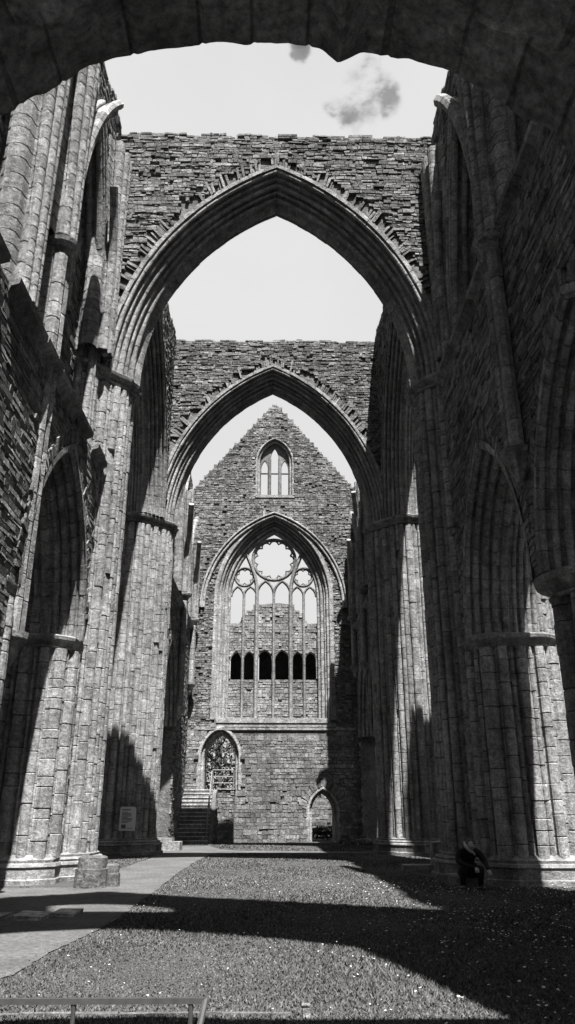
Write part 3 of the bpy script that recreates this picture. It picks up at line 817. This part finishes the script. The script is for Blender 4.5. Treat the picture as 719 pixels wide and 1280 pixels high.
# --- near (south) end wall, with the doorway the view is taken from
FS = Fr((0, 3.6, 0), (-1, 0, 0), (0, 1, 0))
root = thing('gable_wall', (0, 3.1, 0), 'near end wall whose rough dark doorway arch frames the top of the view', 'wall')
doorsS = [(.1, 2.5, 3.77, 2.53, -.5, .26)]
mb, insS, zt = gable_wall(FS, 1.0, root, doorsS, False, True, ws=6.60)
stones(mb, FS, -6.9, 6.9, 0, 28, insS, ch=(.16, .3), ln=(.3, .9), pro=(0, .05), hole=.01)
mb.build('wall', M['rubble'], root)
mb = MB(); archwork(mb, FS, 0, GA, GS, GH, patt([(GW+.02, -.08), (GW-.14, -.08), (0, .5), (.3, 1.03)], [[('f', 1)], [('r', .16), ('h', .08), ('r', .2), ('h', .1), ('r', .12)], [('f', 1)]], side=-1), sill=6.60, vl=.4); mb.build('great_window', M['ashlar'], root)
mb = MB(); archwork(mb, FS, 0, 1.0, 23.3, 1.5, patt([(.28, -.04), (.24, -.06), (0, .3), (.26, 1.03)], [[('f', 1)], [('r', .12), ('h', .08), ('r', .14)], [('f', 1)]], side=-1), sill=20.85, vl=.3); mb.build('gable_window', M['ashlar'], root)
# rough doorway arch as a displaced sheet
from mathutils import noise as mn
mb = MB(); nA = 340
path = [('l', z) for z in np.linspace(0, 3.77, 20)[:-1]]+[('a', t) for t in np.linspace(0, 2, nA)]+[('r', z) for z in np.linspace(3.77, 0, 20)[1:]]
prof = [(.45, .02), (.38, -.07), (.22, -.09), (.12, -.05)]+[(0, d) for d in np.linspace(.0, .42, 18)]+[(.05, .44), (.10, .46)]+[(.12, d) for d in np.linspace(.5, .96, 18)]+[(.2, 1.0), (.36, 1.04)]
vb_edges = [0]
while vb_edges[-1] < 2: vb_edges.append(vb_edges[-1]+random.uniform(.07, .14))
import bisect
voff = [[random.uniform(-.015, .015) for _ in range(2)] for _ in vb_edges]; vtone = [[random.uniform(.18, .32) for _ in range(2)] for _ in vb_edges]
rings = []; vts = []
for k, s in path:
    ringp = []; vt = []
    q_ = s if k == 'a' else (s/3.72*.9+ (0 if k == 'l' else 1)) % 2
    for j, (w_, d_) in enumerate(prof):
        band = 0 if d_ < .43 else 1
        qq = q_+(.045 if band else 0)
        vb = min(bisect.bisect(vb_edges, qq)-1, len(vb_edges)-1)
        dist = min(qq-vb_edges[vb], (vb_edges[vb+1]-qq) if vb+1 < len(vb_edges) else 1)
        if k == 'a': uv = arch_pt(.1, 2.5, 3.77, 2.53, w_, s)
        elif k == 'l': uv = (.1-2.5-w_, s)
        else: uv = (.1+2.5+w_, s)
        p = FS.p(uv[0], uv[1], d_)
        nv = mn.fractal(Vector((p.x*1.1, p.y*1.3, p.z*1.1)), 1.0, 2.0, 6)*.10+mn.noise(Vector((p.x*6+7, p.y*6, p.z*6)))*.03-.02
        nv += voff[vb][band]
        if dist < .004: nv += .014
        if k == 'a' and abs(s-.865) < .035 and d_ < .43: nv -= .11*(1-abs(s-.865)/.035)
        c0 = FS.p(.1, 3.0, d_); dr = (Vector((p.x-c0.x, 0, p.z-c0.z))).normalized()
        ringp.append(p+dr*nv); vt.append(vtone[vb][band]*(.6 if dist < .004 else 1))
    rings.append(ringp); vts.append(vt)
mb.grid(rings, False, lambda i, j: vts[i][j])
d = mb.build('doorway_arch', M['rough'], root)
tag(d, 'rough weathered dark arch over the viewer')

# ------------------------------------------------------------------ walls beyond the side arches
def plain_wall(name, label, fr, u0, u1, top, T, arches, cat='wall', rag=.3, tone=(.15, .36)):
    root = thing(name, tuple(fr.p((u0+u1)/2, 0, T/2)), label, cat)
    tf = lambda u: top+rag*math.sin(u*1.9)+rag*.5*math.sin(u*4.7)
    outer = [(u0, -1), (u1, -1)]+[(u1-(u1-u0)*i/16, tf(u1-(u1-u0)*i/16)-.1) for i in range(17)]
    mb = MB(); slab(mb, fr, outer, [arch_poly(c, a, s, h, .35, sill=si) for c, a, s, h, si in arches], T)
    stones(mb, fr, u0, u1, 0, top+1, lambda u, v: v < tf(u) and not any(in_arch(u, v, c, a, s, h, si, .3) for c, a, s, h, si in arches), ch=(.12, .25), ln=(.25, .7), tone=tone)
    topstones(mb, fr, u0, u1, tf, T)
    mb.build('wall', M['rubble'], root)
    for c, a, s, h, si in arches:
        mb = MB(); archwork(mb, fr, c, a, s, h, order_prof(.35, T, min(.5, T*.4), arc_pat), sill=max(si, 0), vl=.35); mb.build('arch', M['ashlar'], root)
    return root
plain_wall('aisle_wall', 'sunlit high wall seen through the right side arch', Fr((0, 20.4, 0), (1, 0, 0), (0, -1, 0)), 8.0, 18, 25.5, 1.4, [(11.2, 1.9, 5.2, 3.9, -.5), (11.2, 1.0, 17, 1.9, 14.5)])
plain_wall('aisle_wall', 'outer chapel wall beyond the right side arches', Fr((12.6, 0, 0), (0, 1, 0), (-1, 0, 0)), 2, 21.5, 8.0, 1.0, [(16.6, 1.0, 4.5, 1.6, 2), (10.8, 1.0, 4.5, 1.6, 2)])
plain_wall('aisle_wall', 'dark aisle wall beyond the left side arch', Fr((-12.0, 0, 0), (0, 1, 0), (1, 0, 0)), 8, 30, 9.0, 1.0, [(17.6, 1.0, 4.5, 1.6, 2)])
plain_wall('aisle_wall', 'high wall west of the near left pier, hidden in shade', Fr((0, 20.4, 0), (1, 0, 0), (0, -1, 0)), -18, -8.0, 24, 1.4, [(-11.2, 1.9, 5.2, 3.9, -.5), (-11.2, 1.0, 17, 1.9, 14.5)])
plain_wall('aisle_wall', 'cross wall behind the left side arch', Fr((0, 13.0, 0), (-1, 0, 0), (0, 1, 0)), 7.1, 12.0, 10, .9, [])
plain_wall('aisle_wall', 'outer chapel wall beyond the far right arches', Fr((12.6, 0, 0), (0, 1, 0), (-1, 0, 0)), 32, 46, 8.0, 1.0, [(37.6, 1.0, 4.5, 1.6, 2)])
plain_wall('garden_wall', 'sunlit low wall outside the small right doorway', Fr((0, 62.5, 0), (1, 0, 0), (0, -1, 0)), 1.2, 9, 2.6, .6, [], rag=.1)

# ------------------------------------------------------------------ ground, paths
def sheet(name, pts, z, mat, th=0):
    mb = MB(); mb.face([(x, y, z) for x, y in pts]); o = mb.build(name, mat); tag(o, kind='structure'); return o
mb = MB()
S = [-300, -60, -20, 0, 20, 60, 300]
mb.face([(-400, -400, 0), (400, -400, 0), (400, 400, 0), (-400, 400, 0)])
g = mb.build('ground', M['turf']); tag(g, kind='structure')
def gp_px(x, y):      # photo pixel on the ground, used once to survey the path edges
    v = px_dir(x, y); t = -cam.location.z/v.z; return (v.x*t, v.y*t)
edge = [gp_px(*q) for q in ((-40, 1240), (20, 1218), (62, 1192), (105, 1172), (150, 1148), (172, 1130), (200, 1110), (222, 1092), (245, 1077), (262, 1069), (300, 1067.2), (420, 1067), (565, 1067.5))]
far_ = [gp_px(*q) for q in ((565, 1065.5), (420, 1064.5), (300, 1063.8), (277, 1062))]
edge_far = [(-3.2, 41.2), (-5.4, 41.2), (-5.4, 34)]
left = [(-4.3, 31.3), (-4.3, 22.9), (-4.0, 18.1), (-6.5, 17.9), (-8, 14), (-8, 6)]
E2 = []
for i in range(len(edge)-1):
    a, b = edge[i], edge[i+1]; n = 8
    for k in range(n):
        t = k/n; E2.append((a[0]+(b[0]-a[0])*t+random.uniform(-.025, .025), a[1]+(b[1]-a[1])*t+random.uniform(-.025, .025)))
E2.append(edge[-1])
pts = E2+far_+edge_far+left
mb = MB(); tri = tessellate_polygon([[Vector((p[0], p[1], 0)) for p in pts]])
mb.v = [(p[0], p[1], .012) for p in pts]; mb.f = [tuple(t) for t in tri]; mb.t = [.3]*len(tri); mb.m = [0]*len(tri)
pth = mb.build('path', M['gravel']); tag(pth, kind='structure')
import bisect
def in_poly(x, y):
    c = False; j = len(pts)-1
    for i in range(len(pts)):
        xi, yi = pts[i]; xj, yj = pts[j]
        if (yi > y) != (yj > y) and x < (xj-xi)*(y-yi)/(yj-yi+1e-12)+xi: c = not c
        j = i
    return c
# kerb edging in the foreground
mb = MB()
x = -3.4
while x < .15:
    e = x+random.uniform(.5, .8); e = min(e, .2); mb.box((x+.005, 6.93, -.05), (e-.005, 6.98, .02), random.uniform(.16, .24), .006); x = e
k = mb.build('kerb_edging', M['ashlar']); tag(k, 'thin pale stone edging in the grass behind the low rail', 'kerb')
# flat slabs on the left
for i, (a, b, c_, d_, lb) in enumerate(((22, 1149, 66, 1146, 'flat pale ledger slab in the shaded path, second from the left edge'), (70, 1144.5, 101, 1142.5, 'flat pale ledger slab beside the curve of the path'), (-14, 1149, 16, 1146, 'flat pale ledger slab cut by the left edge of view'))):
    p, q = gp_px(a, b), gp_px(c_, d_)
    mb = MB(); mb.box((p[0], p[1]-.32, 0), (q[0], p[1]+.32, .07), .42, .02); o = mb.build('stone_slab', M['ashlar']); tag(o, lb, 'stone slab', 'flat slabs on the left')
# fallen blocks beside near left pier
for (x, y, w_, h_, lb) in ((-3.85, 18.1, .34, .62, 'squat broken column stub beside the near left plinth'), (-3.52, 18.35, .22, .45, 'small leaning stone block next to the column stub')):
    mb = MB()
    n = 10; rg = []
    for z, r in ((0, 1.02), (.05, 1), (h_*.6, .97), (h_*.62, .9), (h_*.95, .86), (h_, .7)):
        rg.append([(x+w_*r*math.copysign(abs(math.cos(2*PI*k/n+.3))**.6, math.cos(2*PI*k/n+.3))+random.uniform(-.01, .01), y+w_*r*math.copysign(abs(math.sin(2*PI*k/n+.3))**.6, math.sin(2*PI*k/n+.3)), z) for k in range(n)])
    mb.grid(rg, True, lambda i, j: random.uniform(.15, .22)); mb.face(rg[-1], .2)
    o = mb.build('stone_block', M['rough']); tag(o, lb, 'stone block')
# long low kerb stones by the right pier
mb = MB(); mb.box((3.6, 22.9, 0), (5.5, 23.4, .16), .3, .02); mb.box((4.4, 22.75, .16), (4.9, 23.2, .75), .36, .02)
o = mb.build('stone_block', M['ashlar']); tag(o, 'low pale block and kerb beyond the crouching person', 'stone block')
mb = MB(); mb.box((-5.3, 35.6, 0), (-3.95, 36.7, .35), .26, .02); mb.box((-5.3, 35.8, .35), (-4.3, 36.6, .5), .26, .02)
o = mb.build('stone_block', M['ashlar']); tag(o, 'broad low plinth stone left of the stair foot', 'stone block')
# rubble heap by the far right wall
mb = MB()
for i in range(60):
    x = random.uniform(3.6, 5.6); y = random.uniform(41, 45.6); s_ = random.uniform(.08, .3)
    mb.box((x, y, 0), (x+s_*1.5, y+s_, s_*.8), random.uniform(.15, .34), .03)
o = mb.build('rubble_heap', M['rough']); tag(o, 'loose rubble lying at the foot of the far right wall', 'rubble', kind='stuff')

# ------------------------------------------------------------------ night stair and rails
root = thing('stone_stair', (-4.3, 43.4, 0), 'worn stone stair climbing to the raised doorway in the gable wall', 'stair')
nst = 14; ya, yb, H = 43.3, 45.8, 2.75
mb = MB()
for i in range(nst):
    y = ya+(yb-ya)*i/nst; z = H*(i+1)/nst
    mb.box((-5.38, y, z-H/nst-.02 if i else 0), (-3.35, 46, z), random.uniform(.18, .26), .01)
    mb.box((-5.36, y-.03, z-.045), (-3.36, y+.06, z+.006), random.uniform(.48, .6), .004)
mb.build('steps', M['ashlar'], root)
mb = MB()
fs = Fr((-3.34, 0, 0), (0, 1, 0), (1, 0, 0))
slab(mb, fs, [(ya, 0), (46, 0), (46, H), (yb, H), (ya+.3, .3)], [], .25, -.25)
stones(mb, Fr((-3.09, 0, 0), (0, 1, 0), (1, 0, 0)), ya, 46, 0, 3, lambda u, v: v < .2+(u-ya)/(yb-ya)*H and u > ya+.1)
mb.build('side_wall', M['rubble'], root)
root = thing('handrail', (-3.3, 43.5, 0), 'pale metal handrail rising along the right side of the stone stair', 'handrail')
mb = MB()
def sl(y): return max(0, (y-ya)/(yb-ya)*H)
for dz in (.5, .95):
    mb.tube([(-3.45, 43.35, sl(43.35)+dz), (-3.45, 45.5, sl(45.5)+dz), (-3.45, 45.8, H+dz+.05)], .032, 6, .5)
mb.build('rail', M['galv'], root)
for y in (43.35, 44.1, 44.8, 45.55):
    mb = MB(); mb.tube([(-3.45, y, sl(y)-.05), (-3.45, y, sl(y)+.97)], .034, 6, .5); mb.build('post', M['galv'], root)
root = thing('guard_rail', (-2.75, 45.8, H), 'short pale metal guard rail across the raised doorway', 'rail')
mb = MB()
for dz in (.35, .7, 1.05): mb.tube([(-3.4, 45.8, H+dz), (-2.2, 45.8, H+dz)], .03, 6, .5)
mb.build('rail', M['galv'], root)
for x in (-3.4, -2.2):
    mb = MB(); mb.tube([(x, 45.8, H-.1), (x, 45.8, H+1.07)], .034, 6, .5); mb.build('post', M['galv'], root)
mb = MB()
mb.box((-3.08, 45.25, -.1), (-2.12, 46.3, H-.02), .27)
stones(mb, Fr((0, 45.25, 0), (1, 0, 0), (0, -1, 0)), -3.08, -2.12, 0, H-.05, lambda u, v: v < H, ch=(.1, .22), ln=(.15, .4), tone=(.2, .34))
mb.box((-3.1, 45.12, H-.02), (-2.08, 46.2, H+.05), .32); o = mb.build('landing', M['rubble'], None); tag(o, 'solid stone landing block under the raised doorway sill', 'landing')

# low iron rail in the foreground
root = thing('low_rail', (-1.5, 4.9, 0), 'low dark iron rail across the bottom left foreground', 'railing')
mb = MB(); mb.box((-2.95, 4.885, .484), (-.36, 4.915, .512), .3); mb.build('rail', M['iron'], root)
for x in (-2.35, -1.72, -1.08, -.44):
    mb = MB(); mb.tube([(x, 4.9, -.02), (x, 4.9, .49)], .013, 8, .3); mb.build('post', M['iron'], root)
mb = MB(); mb.tube([(-.36, 4.9, .50), (-.40, 4.7, .30), (-.42, 4.6, -.02)], .018, 8, .3); mb.build('stay', M['iron'], root)
root = thing('marker_post', (.27, 6.87, 0), 'short pale timber peg in the grass right of the low rail', 'post')
mb = MB(); mb.box((.24, 6.85, -.02), (.30, 6.90, .08), .25, .004); mb.box((.237, 6.847, .08), (.303, 6.903, .092), .25, .003); mb.build('post_body', M['ashlar'], root)

# information board
root = thing('information_board', (-5.45, 31.1, .9), 'pale rounded information board on the shaded far left pier', 'sign')
mb = MB(); w_, h_ = .30, .42
outl = [(-w_, -h_), (w_, -h_)]+[(w_-.08+.08*math.cos(t), h_-.08+.08*math.sin(t)) for t in np.linspace(0, PI/2, 5)]+[(-w_+.08+.08*math.cos(t), h_-.08+.08*math.sin(t)) for t in np.linspace(PI/2, PI, 5)]
fi = Fr((-5.45, 31.06, 1.30), (1, 0, 0), (0, -1, 0)); slab(mb, fi, outl, [], .04, 0, .3); mb.build('board', M['sign'], root)
mb = MB()
for k in range(9):
    z = .22-.045*k; l = random.uniform(.16, .22) if k % 4 else .12
    mb.box(fi.p(-.22, z, .0), fi.p(-.22+l*2*(.95), z+.022, -.004), .3)
mb.box(fi.p(-.23, .30, 0), fi.p(.1, .335, -.004), .3); mb.box(fi.p(-.22, -.34, 0), fi.p(-.05, -.2, -.004), .3); mb.box(fi.p(.0, -.34, 0), fi.p(.2, -.32, -.004), .3)
mb.build('lettering', M['ink'], root)
for x in (-5.62, -5.28):
    for z in (.95, 1.55):
        mb = MB(); mb.box((x-.02, 31.1, z), (x+.02, 31.9, z+.05), .2); mb.build('bracket', M['iron'], root)

# ------------------------------------------------------------------ crouching person
def skin_body(name, joints, edges, mat, parent, sub=2):
    me = bpy.data.meshes.new(name); off = world_loc(parent) if parent else Vector()
    me.from_pydata([tuple(Vector(p[0])-off) for p in joints], edges, [])
    me.materials.append(mat)
    o = bpy.data.objects.new(name, me); C.objects.link(o)
    if parent: o.parent = parent
    o.modifiers.new('skin', 'SKIN')
    for i, p in enumerate(joints):
        r = p[1]; me.skin_vertices[0].data[i].radius = (r, r)
    me.skin_vertices[0].data[0].use_root = True
    s = o.modifiers.new('sub', 'SUBSURF'); s.levels = sub; s.render_levels = sub
    dg = bpy.context.evaluated_depsgraph_get(); ev = o.evaluated_get(dg); nm = bpy.data.meshes.new_from_object(ev)
    o.modifiers.clear(); o.data = nm; o.data.materials.clear(); o.data.materials.append(mat)
    nm.polygons.foreach_set('use_smooth', [True]*len(nm.polygons)); nm.update()
    return o
PX, PY = 4.22, 17.75
root = thing('person', (PX, PY, 0), 'person in black crouching on the plinth edge with head bowed and one pale hand', 'person')
def J(x, y, z): return (PX+x*1.12, PY+y, z*.80)
jo = [(J(0, .28, .42), .17), (J(.0, .20, .60), .165), (J(-.02, .10, .78), .17), (J(-.02, .02, .90), .12), (J(-.01, -.05, .97), .06),
      (J(-.20, .02, .86), .085), (J(-.27, -.10, .66), .06), (J(-.10, -.30, .56), .042), (J(.0, -.38, .54), .032),
      (J(.18, .02, .86), .085), (J(.27, -.06, .64), .06), (J(.25, -.30, .50), .042), (J(.25, -.36, .48), .032),
      (J(-.14, .16, .38), .12), (J(-.19, -.22, .50), .09), (J(-.20, -.16, .22), .065), (J(-.20, -.12, .06), .05), (J(-.21, -.30, .04), .04),
      (J(.12, .16, .38), .12), (J(.14, -.24, .50), .09), (J(.13, -.18, .22), .065), (J(.13, -.14, .06), .05), (J(.14, -.32, .04), .04),
      (J(0, -.10, 1.02), .055), (J(0, -.16, 1.06), .10), (J(0, -.20, 1.12), .095)]
ed = [(0,1),(1,2),(2,3),(3,4),(3,5),(5,6),(6,7),(7,8),(3,9),(9,10),(10,11),(11,12),(0,13),(13,14),(14,15),(15,16),(16,17),(0,18),(18,19),(19,20),(20,21),(21,22),(4,23),(23,24),(24,25)]
body = skin_body('body', jo, ed, M['cloth'], root)
# face and hair over the head, bowed forward to the left
hd = Vector(J(-.01, -.20, 1.06))
def ell(name, c, r, mat, sq=None, cut=None):
    mb = MB(); n, m = 14, 18; rg = []
    for i in range(n+1):
        t = PI*i/n
        rg.append([(c[0]+r[0]*math.sin(t)*math.cos(2*PI*k/m), c[1]+r[1]*math.sin(t)*math.sin(2*PI*k/m), c[2]+r[2]*math.cos(t)) for k in range(m)])
    if sq: rg = [[sq(Vector(p)) for p in r_] for r_ in rg]
    mb.grid(rg, True, .3); return mb.build(name, mat, root, True)
def face_shape(p):
    d = p-hd
    if d.y < -.06 and abs(d.x) < .02 and -.05 < d.z < .02: p.y -= .022     # nose
    if d.y < -.05 and .012 < abs(d.x) < .045 and .0 < d.z < .035: p.y += .012  # eye sockets
    if d.y < -.04 and abs(d.x) < .03 and -.075 < d.z < -.055: p.y += .008
    return p
ell('head', hd, (.078, .10, .115), M['skin'], face_shape)
ell('hair', hd+Vector((.01, .03, .035)), (.098, .112, .115), M['hair'])
for s in (-1, 1): ell('ear', hd+Vector((s*.08, .0, -.01)), (.012, .02, .03), M['skin'])
mb = MB()
sp = [(-.11, -.12, 1.12), (-.115, -.20, 1.05), (-.09, -.25, .98), (-.05, -.26, .92), (.02, -.24, .87), (.05, -.22, .82)]
mb.tube([J(*p) for p in sp], [.028, .034, .032, .03, .028, .022], 8, .3); mb.build('scarf', M['scarf'], root, True)
def hand(c, s):
    js = [(c, .026), (tuple(Vector(c)+Vector((s*.005, -.05, -.03))), .030)]
    e = [(0, 1)]
    for f in range(4):
        bx = (f-1.5)*.019; L_f = (.07, .08, .076, .06)[f]
        a = Vector(c)+Vector((bx, -.075, -.04)); b = a+Vector((bx*.2, -L_f*.5, -.02)); d = b+Vector((0, -L_f*.25, -L_f*.45))
        i = len(js); js += [(tuple(a), .010), (tuple(b), .0085), (tuple(d), .007)]; e += [(1, i), (i, i+1), (i+1, i+2)]
    a = Vector(c)+Vector((-s*.035, -.04, -.02)); b = a+Vector((-s*.015, -.04, -.015)); i = len(js)
    js += [(tuple(a), .011), (tuple(b), .009)]; e += [(0, i), (i, i+1)]
    return skin_body('hand', js, e, M['skin'], root, 1)
hand(J(.25, -.37, .47), 1); hand(J(.01, -.39, .53), -1)
ell('shoe', J(-.21, -.26, .045), (.05, .14, .045), M['hair']); ell('shoe', J(.14, -.28, .045), (.05, .14, .045), M['hair'])
mb = MB(); mb.box(J(-.32, .12, 0), J(.32, .62, .30), .26, .02); o = mb.build('stone_block', M['ashlar']); tag(o, 'low stone step on which the person sits', 'stone block')

# ------------------------------------------------------------------ foliage beyond the doorways
def leaves(c, r, n, size, shell=.5):
    d = rng.normal(size=(n, 3)); d /= np.linalg.norm(d, axis=1)[:, None]
    cl = rng.normal(size=(26, 3)); cl /= np.linalg.norm(cl, axis=1)[:, None]
    rad = (shell+(1-shell)*rng.random(n)**.5)*(.8+.35*np.max(d@cl.T, axis=1)**8)
    p = np.array(c)+d*np.array(r)*rad[:, None]
    a = rng.normal(size=(n, 3)); a /= np.linalg.norm(a, axis=1)[:, None]; b = np.cross(a, d); b /= np.linalg.norm(b, axis=1)[:, None]+1e-6
    s = size*(.6+.8*rng.random(n))[:, None]
    mb = MB(); V = np.stack([p-a*s, p+b*s*.5, p+a*s, p-b*s*.5], 1).reshape(-1, 3)
    mb.v = V.tolist(); mb.f = [(4*i, 4*i+1, 4*i+2, 4*i+3) for i in range(n)]; mb.t = (.4+1.0*rng.random(n)).tolist(); mb.m = [0]*n
    return mb
def tree(x, y, h, r, label, name='tree', n=5000, lf=.14):
    root = thing(name, (x, y, 0), label, 'tree' if name == 'tree' else 'shrub')
    mb = MB(); mb.tube([(x, y, -.1), (x+.1, y, h*.3), (x, y+.1, h*.7)], [h*.035, h*.025, h*.012], 8, .3)
    for k in range(6):
        th = k*1.05; mb.tube([(x, y, h*(.3+.05*k)), (x+r*.6*math.cos(th), y+r*.6*math.sin(th), h*(.5+.06*k))], [h*.014, h*.005], 6, .3)
    mb.build('trunk', M['bark'], root)
    leaves((x, y, h*.55), (r, r, h*.46), n, lf).build('crown', M['leaf'], root)
tree(-4.6, 68, 12.0, 5.5, 'leafy tree filling the raised left doorway', n=9000, lf=.16)
tree(4.9, 65, 5.2, 2.4, 'round green bush beyond the low right doorway', 'shrub', n=4000, lf=.12)
tree(3.1, 49.8, .80, 1.1, 'small dark clump just outside the low right doorway', 'shrub', n=1500, lf=.07)

# grass blades
def grass(n):
    Y = 5.2*np.exp(rng.random(n)*math.log(45/5.2)); hw = np.minimum(.46*Y+.6, 12.0)
    X = (rng.random(n)*2-1)*hw-.02*Y
    Xj = X+rng.normal(size=n)*.07; Yj = Y+rng.normal(size=n)*.05
    ins = np.zeros(n, bool); j = len(pts)-1
    for i in range(len(pts)):
        xi, yi = pts[i]; xj, yj = pts[j]
        ins ^= ((yi > Yj) != (yj > Yj)) & (Xj < (xj-xi)*(Yj-yi)/(yj-yi+1e-12)+xi); j = i
    keep = ~ins
    ax = np.abs(X)
    blocked = ((ax > 3.9) & (Y > 18.2) & (Y < 23)) | ((ax > 3.9) & (Y > 31) & (Y < 36)) | (ax > 5.4) & (Y > 18)
    keep &= ~blocked; X, Y = X[keep], Y[keep]; n = len(X)
    h = (.012+.022*rng.random(n)**1.5)*(1+Y*.012)*(.8+.5*np.sin(X*1.3)*np.sin(Y*.9)); h = np.abs(h)
    th = rng.random(n)*2*PI; wd = .0035+.0006*Y
    lean = rng.normal(size=(n, 2))*h[:, None]*.6
    dx, dy = np.cos(th)*wd, np.sin(th)*wd
    V = np.empty((n, 3, 3)); V[:, 0] = np.stack([X-dx, Y-dy, np.zeros(n)], 1); V[:, 1] = np.stack([X+dx, Y+dy, np.zeros(n)], 1); V[:, 2] = np.stack([X+lean[:, 0], Y+lean[:, 1], h], 1)
    me = bpy.data.meshes.new('grass'); me.vertices.add(3*n); me.vertices.foreach_set('co', V.reshape(-1))
    me.loops.add(3*n); me.loops.foreach_set('vertex_index', np.arange(3*n, dtype=np.int32))
    me.polygons.add(n); me.polygons.foreach_set('loop_start', np.arange(0, 3*n, 3, dtype=np.int32)); me.update(calc_edges=True)
    a = me.attributes.new('tone', 'FLOAT', 'FACE'); patch = .5+.5*np.sin(X*1.7+np.sin(Y*1.1)*1.6)*np.sin(Y*1.3+np.sin(X*.8)*2); patch2 = .5+.5*np.sin(X*.55+1.3)*np.sin(Y*.37+.4)
    a.data.foreach_set('value', ((.35+1.3*rng.random(n))*(.80+.28*patch+.14*patch2)).astype(np.float32))
    me.materials.append(M['blade']); o = bpy.data.objects.new('grass', me); C.objects.link(o)
    tag(o, 'short mown grass covering the nave floor', 'grass', kind='stuff')
grass(320000)
# daisies
mb = MB()
def daisy(x, y, r):
    z = .04+random.uniform(0, .03); tx, ty = random.uniform(-.3, .3), random.uniform(-.3, .3)
    mb.face([(x+r*math.cos(2*PI*k/6), y+r*math.sin(2*PI*k/6), z+r*(tx*math.cos(2*PI*k/6)+ty*math.sin(2*PI*k/6))) for k in range(6)], .3)
cl = [(random.uniform(.5, 6.5), random.uniform(6, 18), random.uniform(.3, 1.0)) for _ in range(70)]
for i in range(2600):
    c = random.choice(cl); x, y = random.gauss(c[0], c[2]), random.gauss(c[1], c[2]*1.2)
    if y < 5.5 or in_poly(x, y) or (x > 3.8 and y > 18) or x > 7: continue
    if x < 2.6 and y < 18 and random.random() < .93-.12*max(x, 0): continue
    daisy(x, y, random.uniform(.010, .019) if x > 1.2 else random.uniform(.007, .013))
for i in range(500):
    y = random.uniform(6, 20); daisy_x = random.uniform(-2.5, 3)
    if not in_poly(daisy_x, y): daisy(daisy_x, y, random.uniform(.006, .012))
o = mb.build('daisies', M['petal']); tag(o, 'scattered white daisies in the shaded grass', 'flowers', kind='stuff')
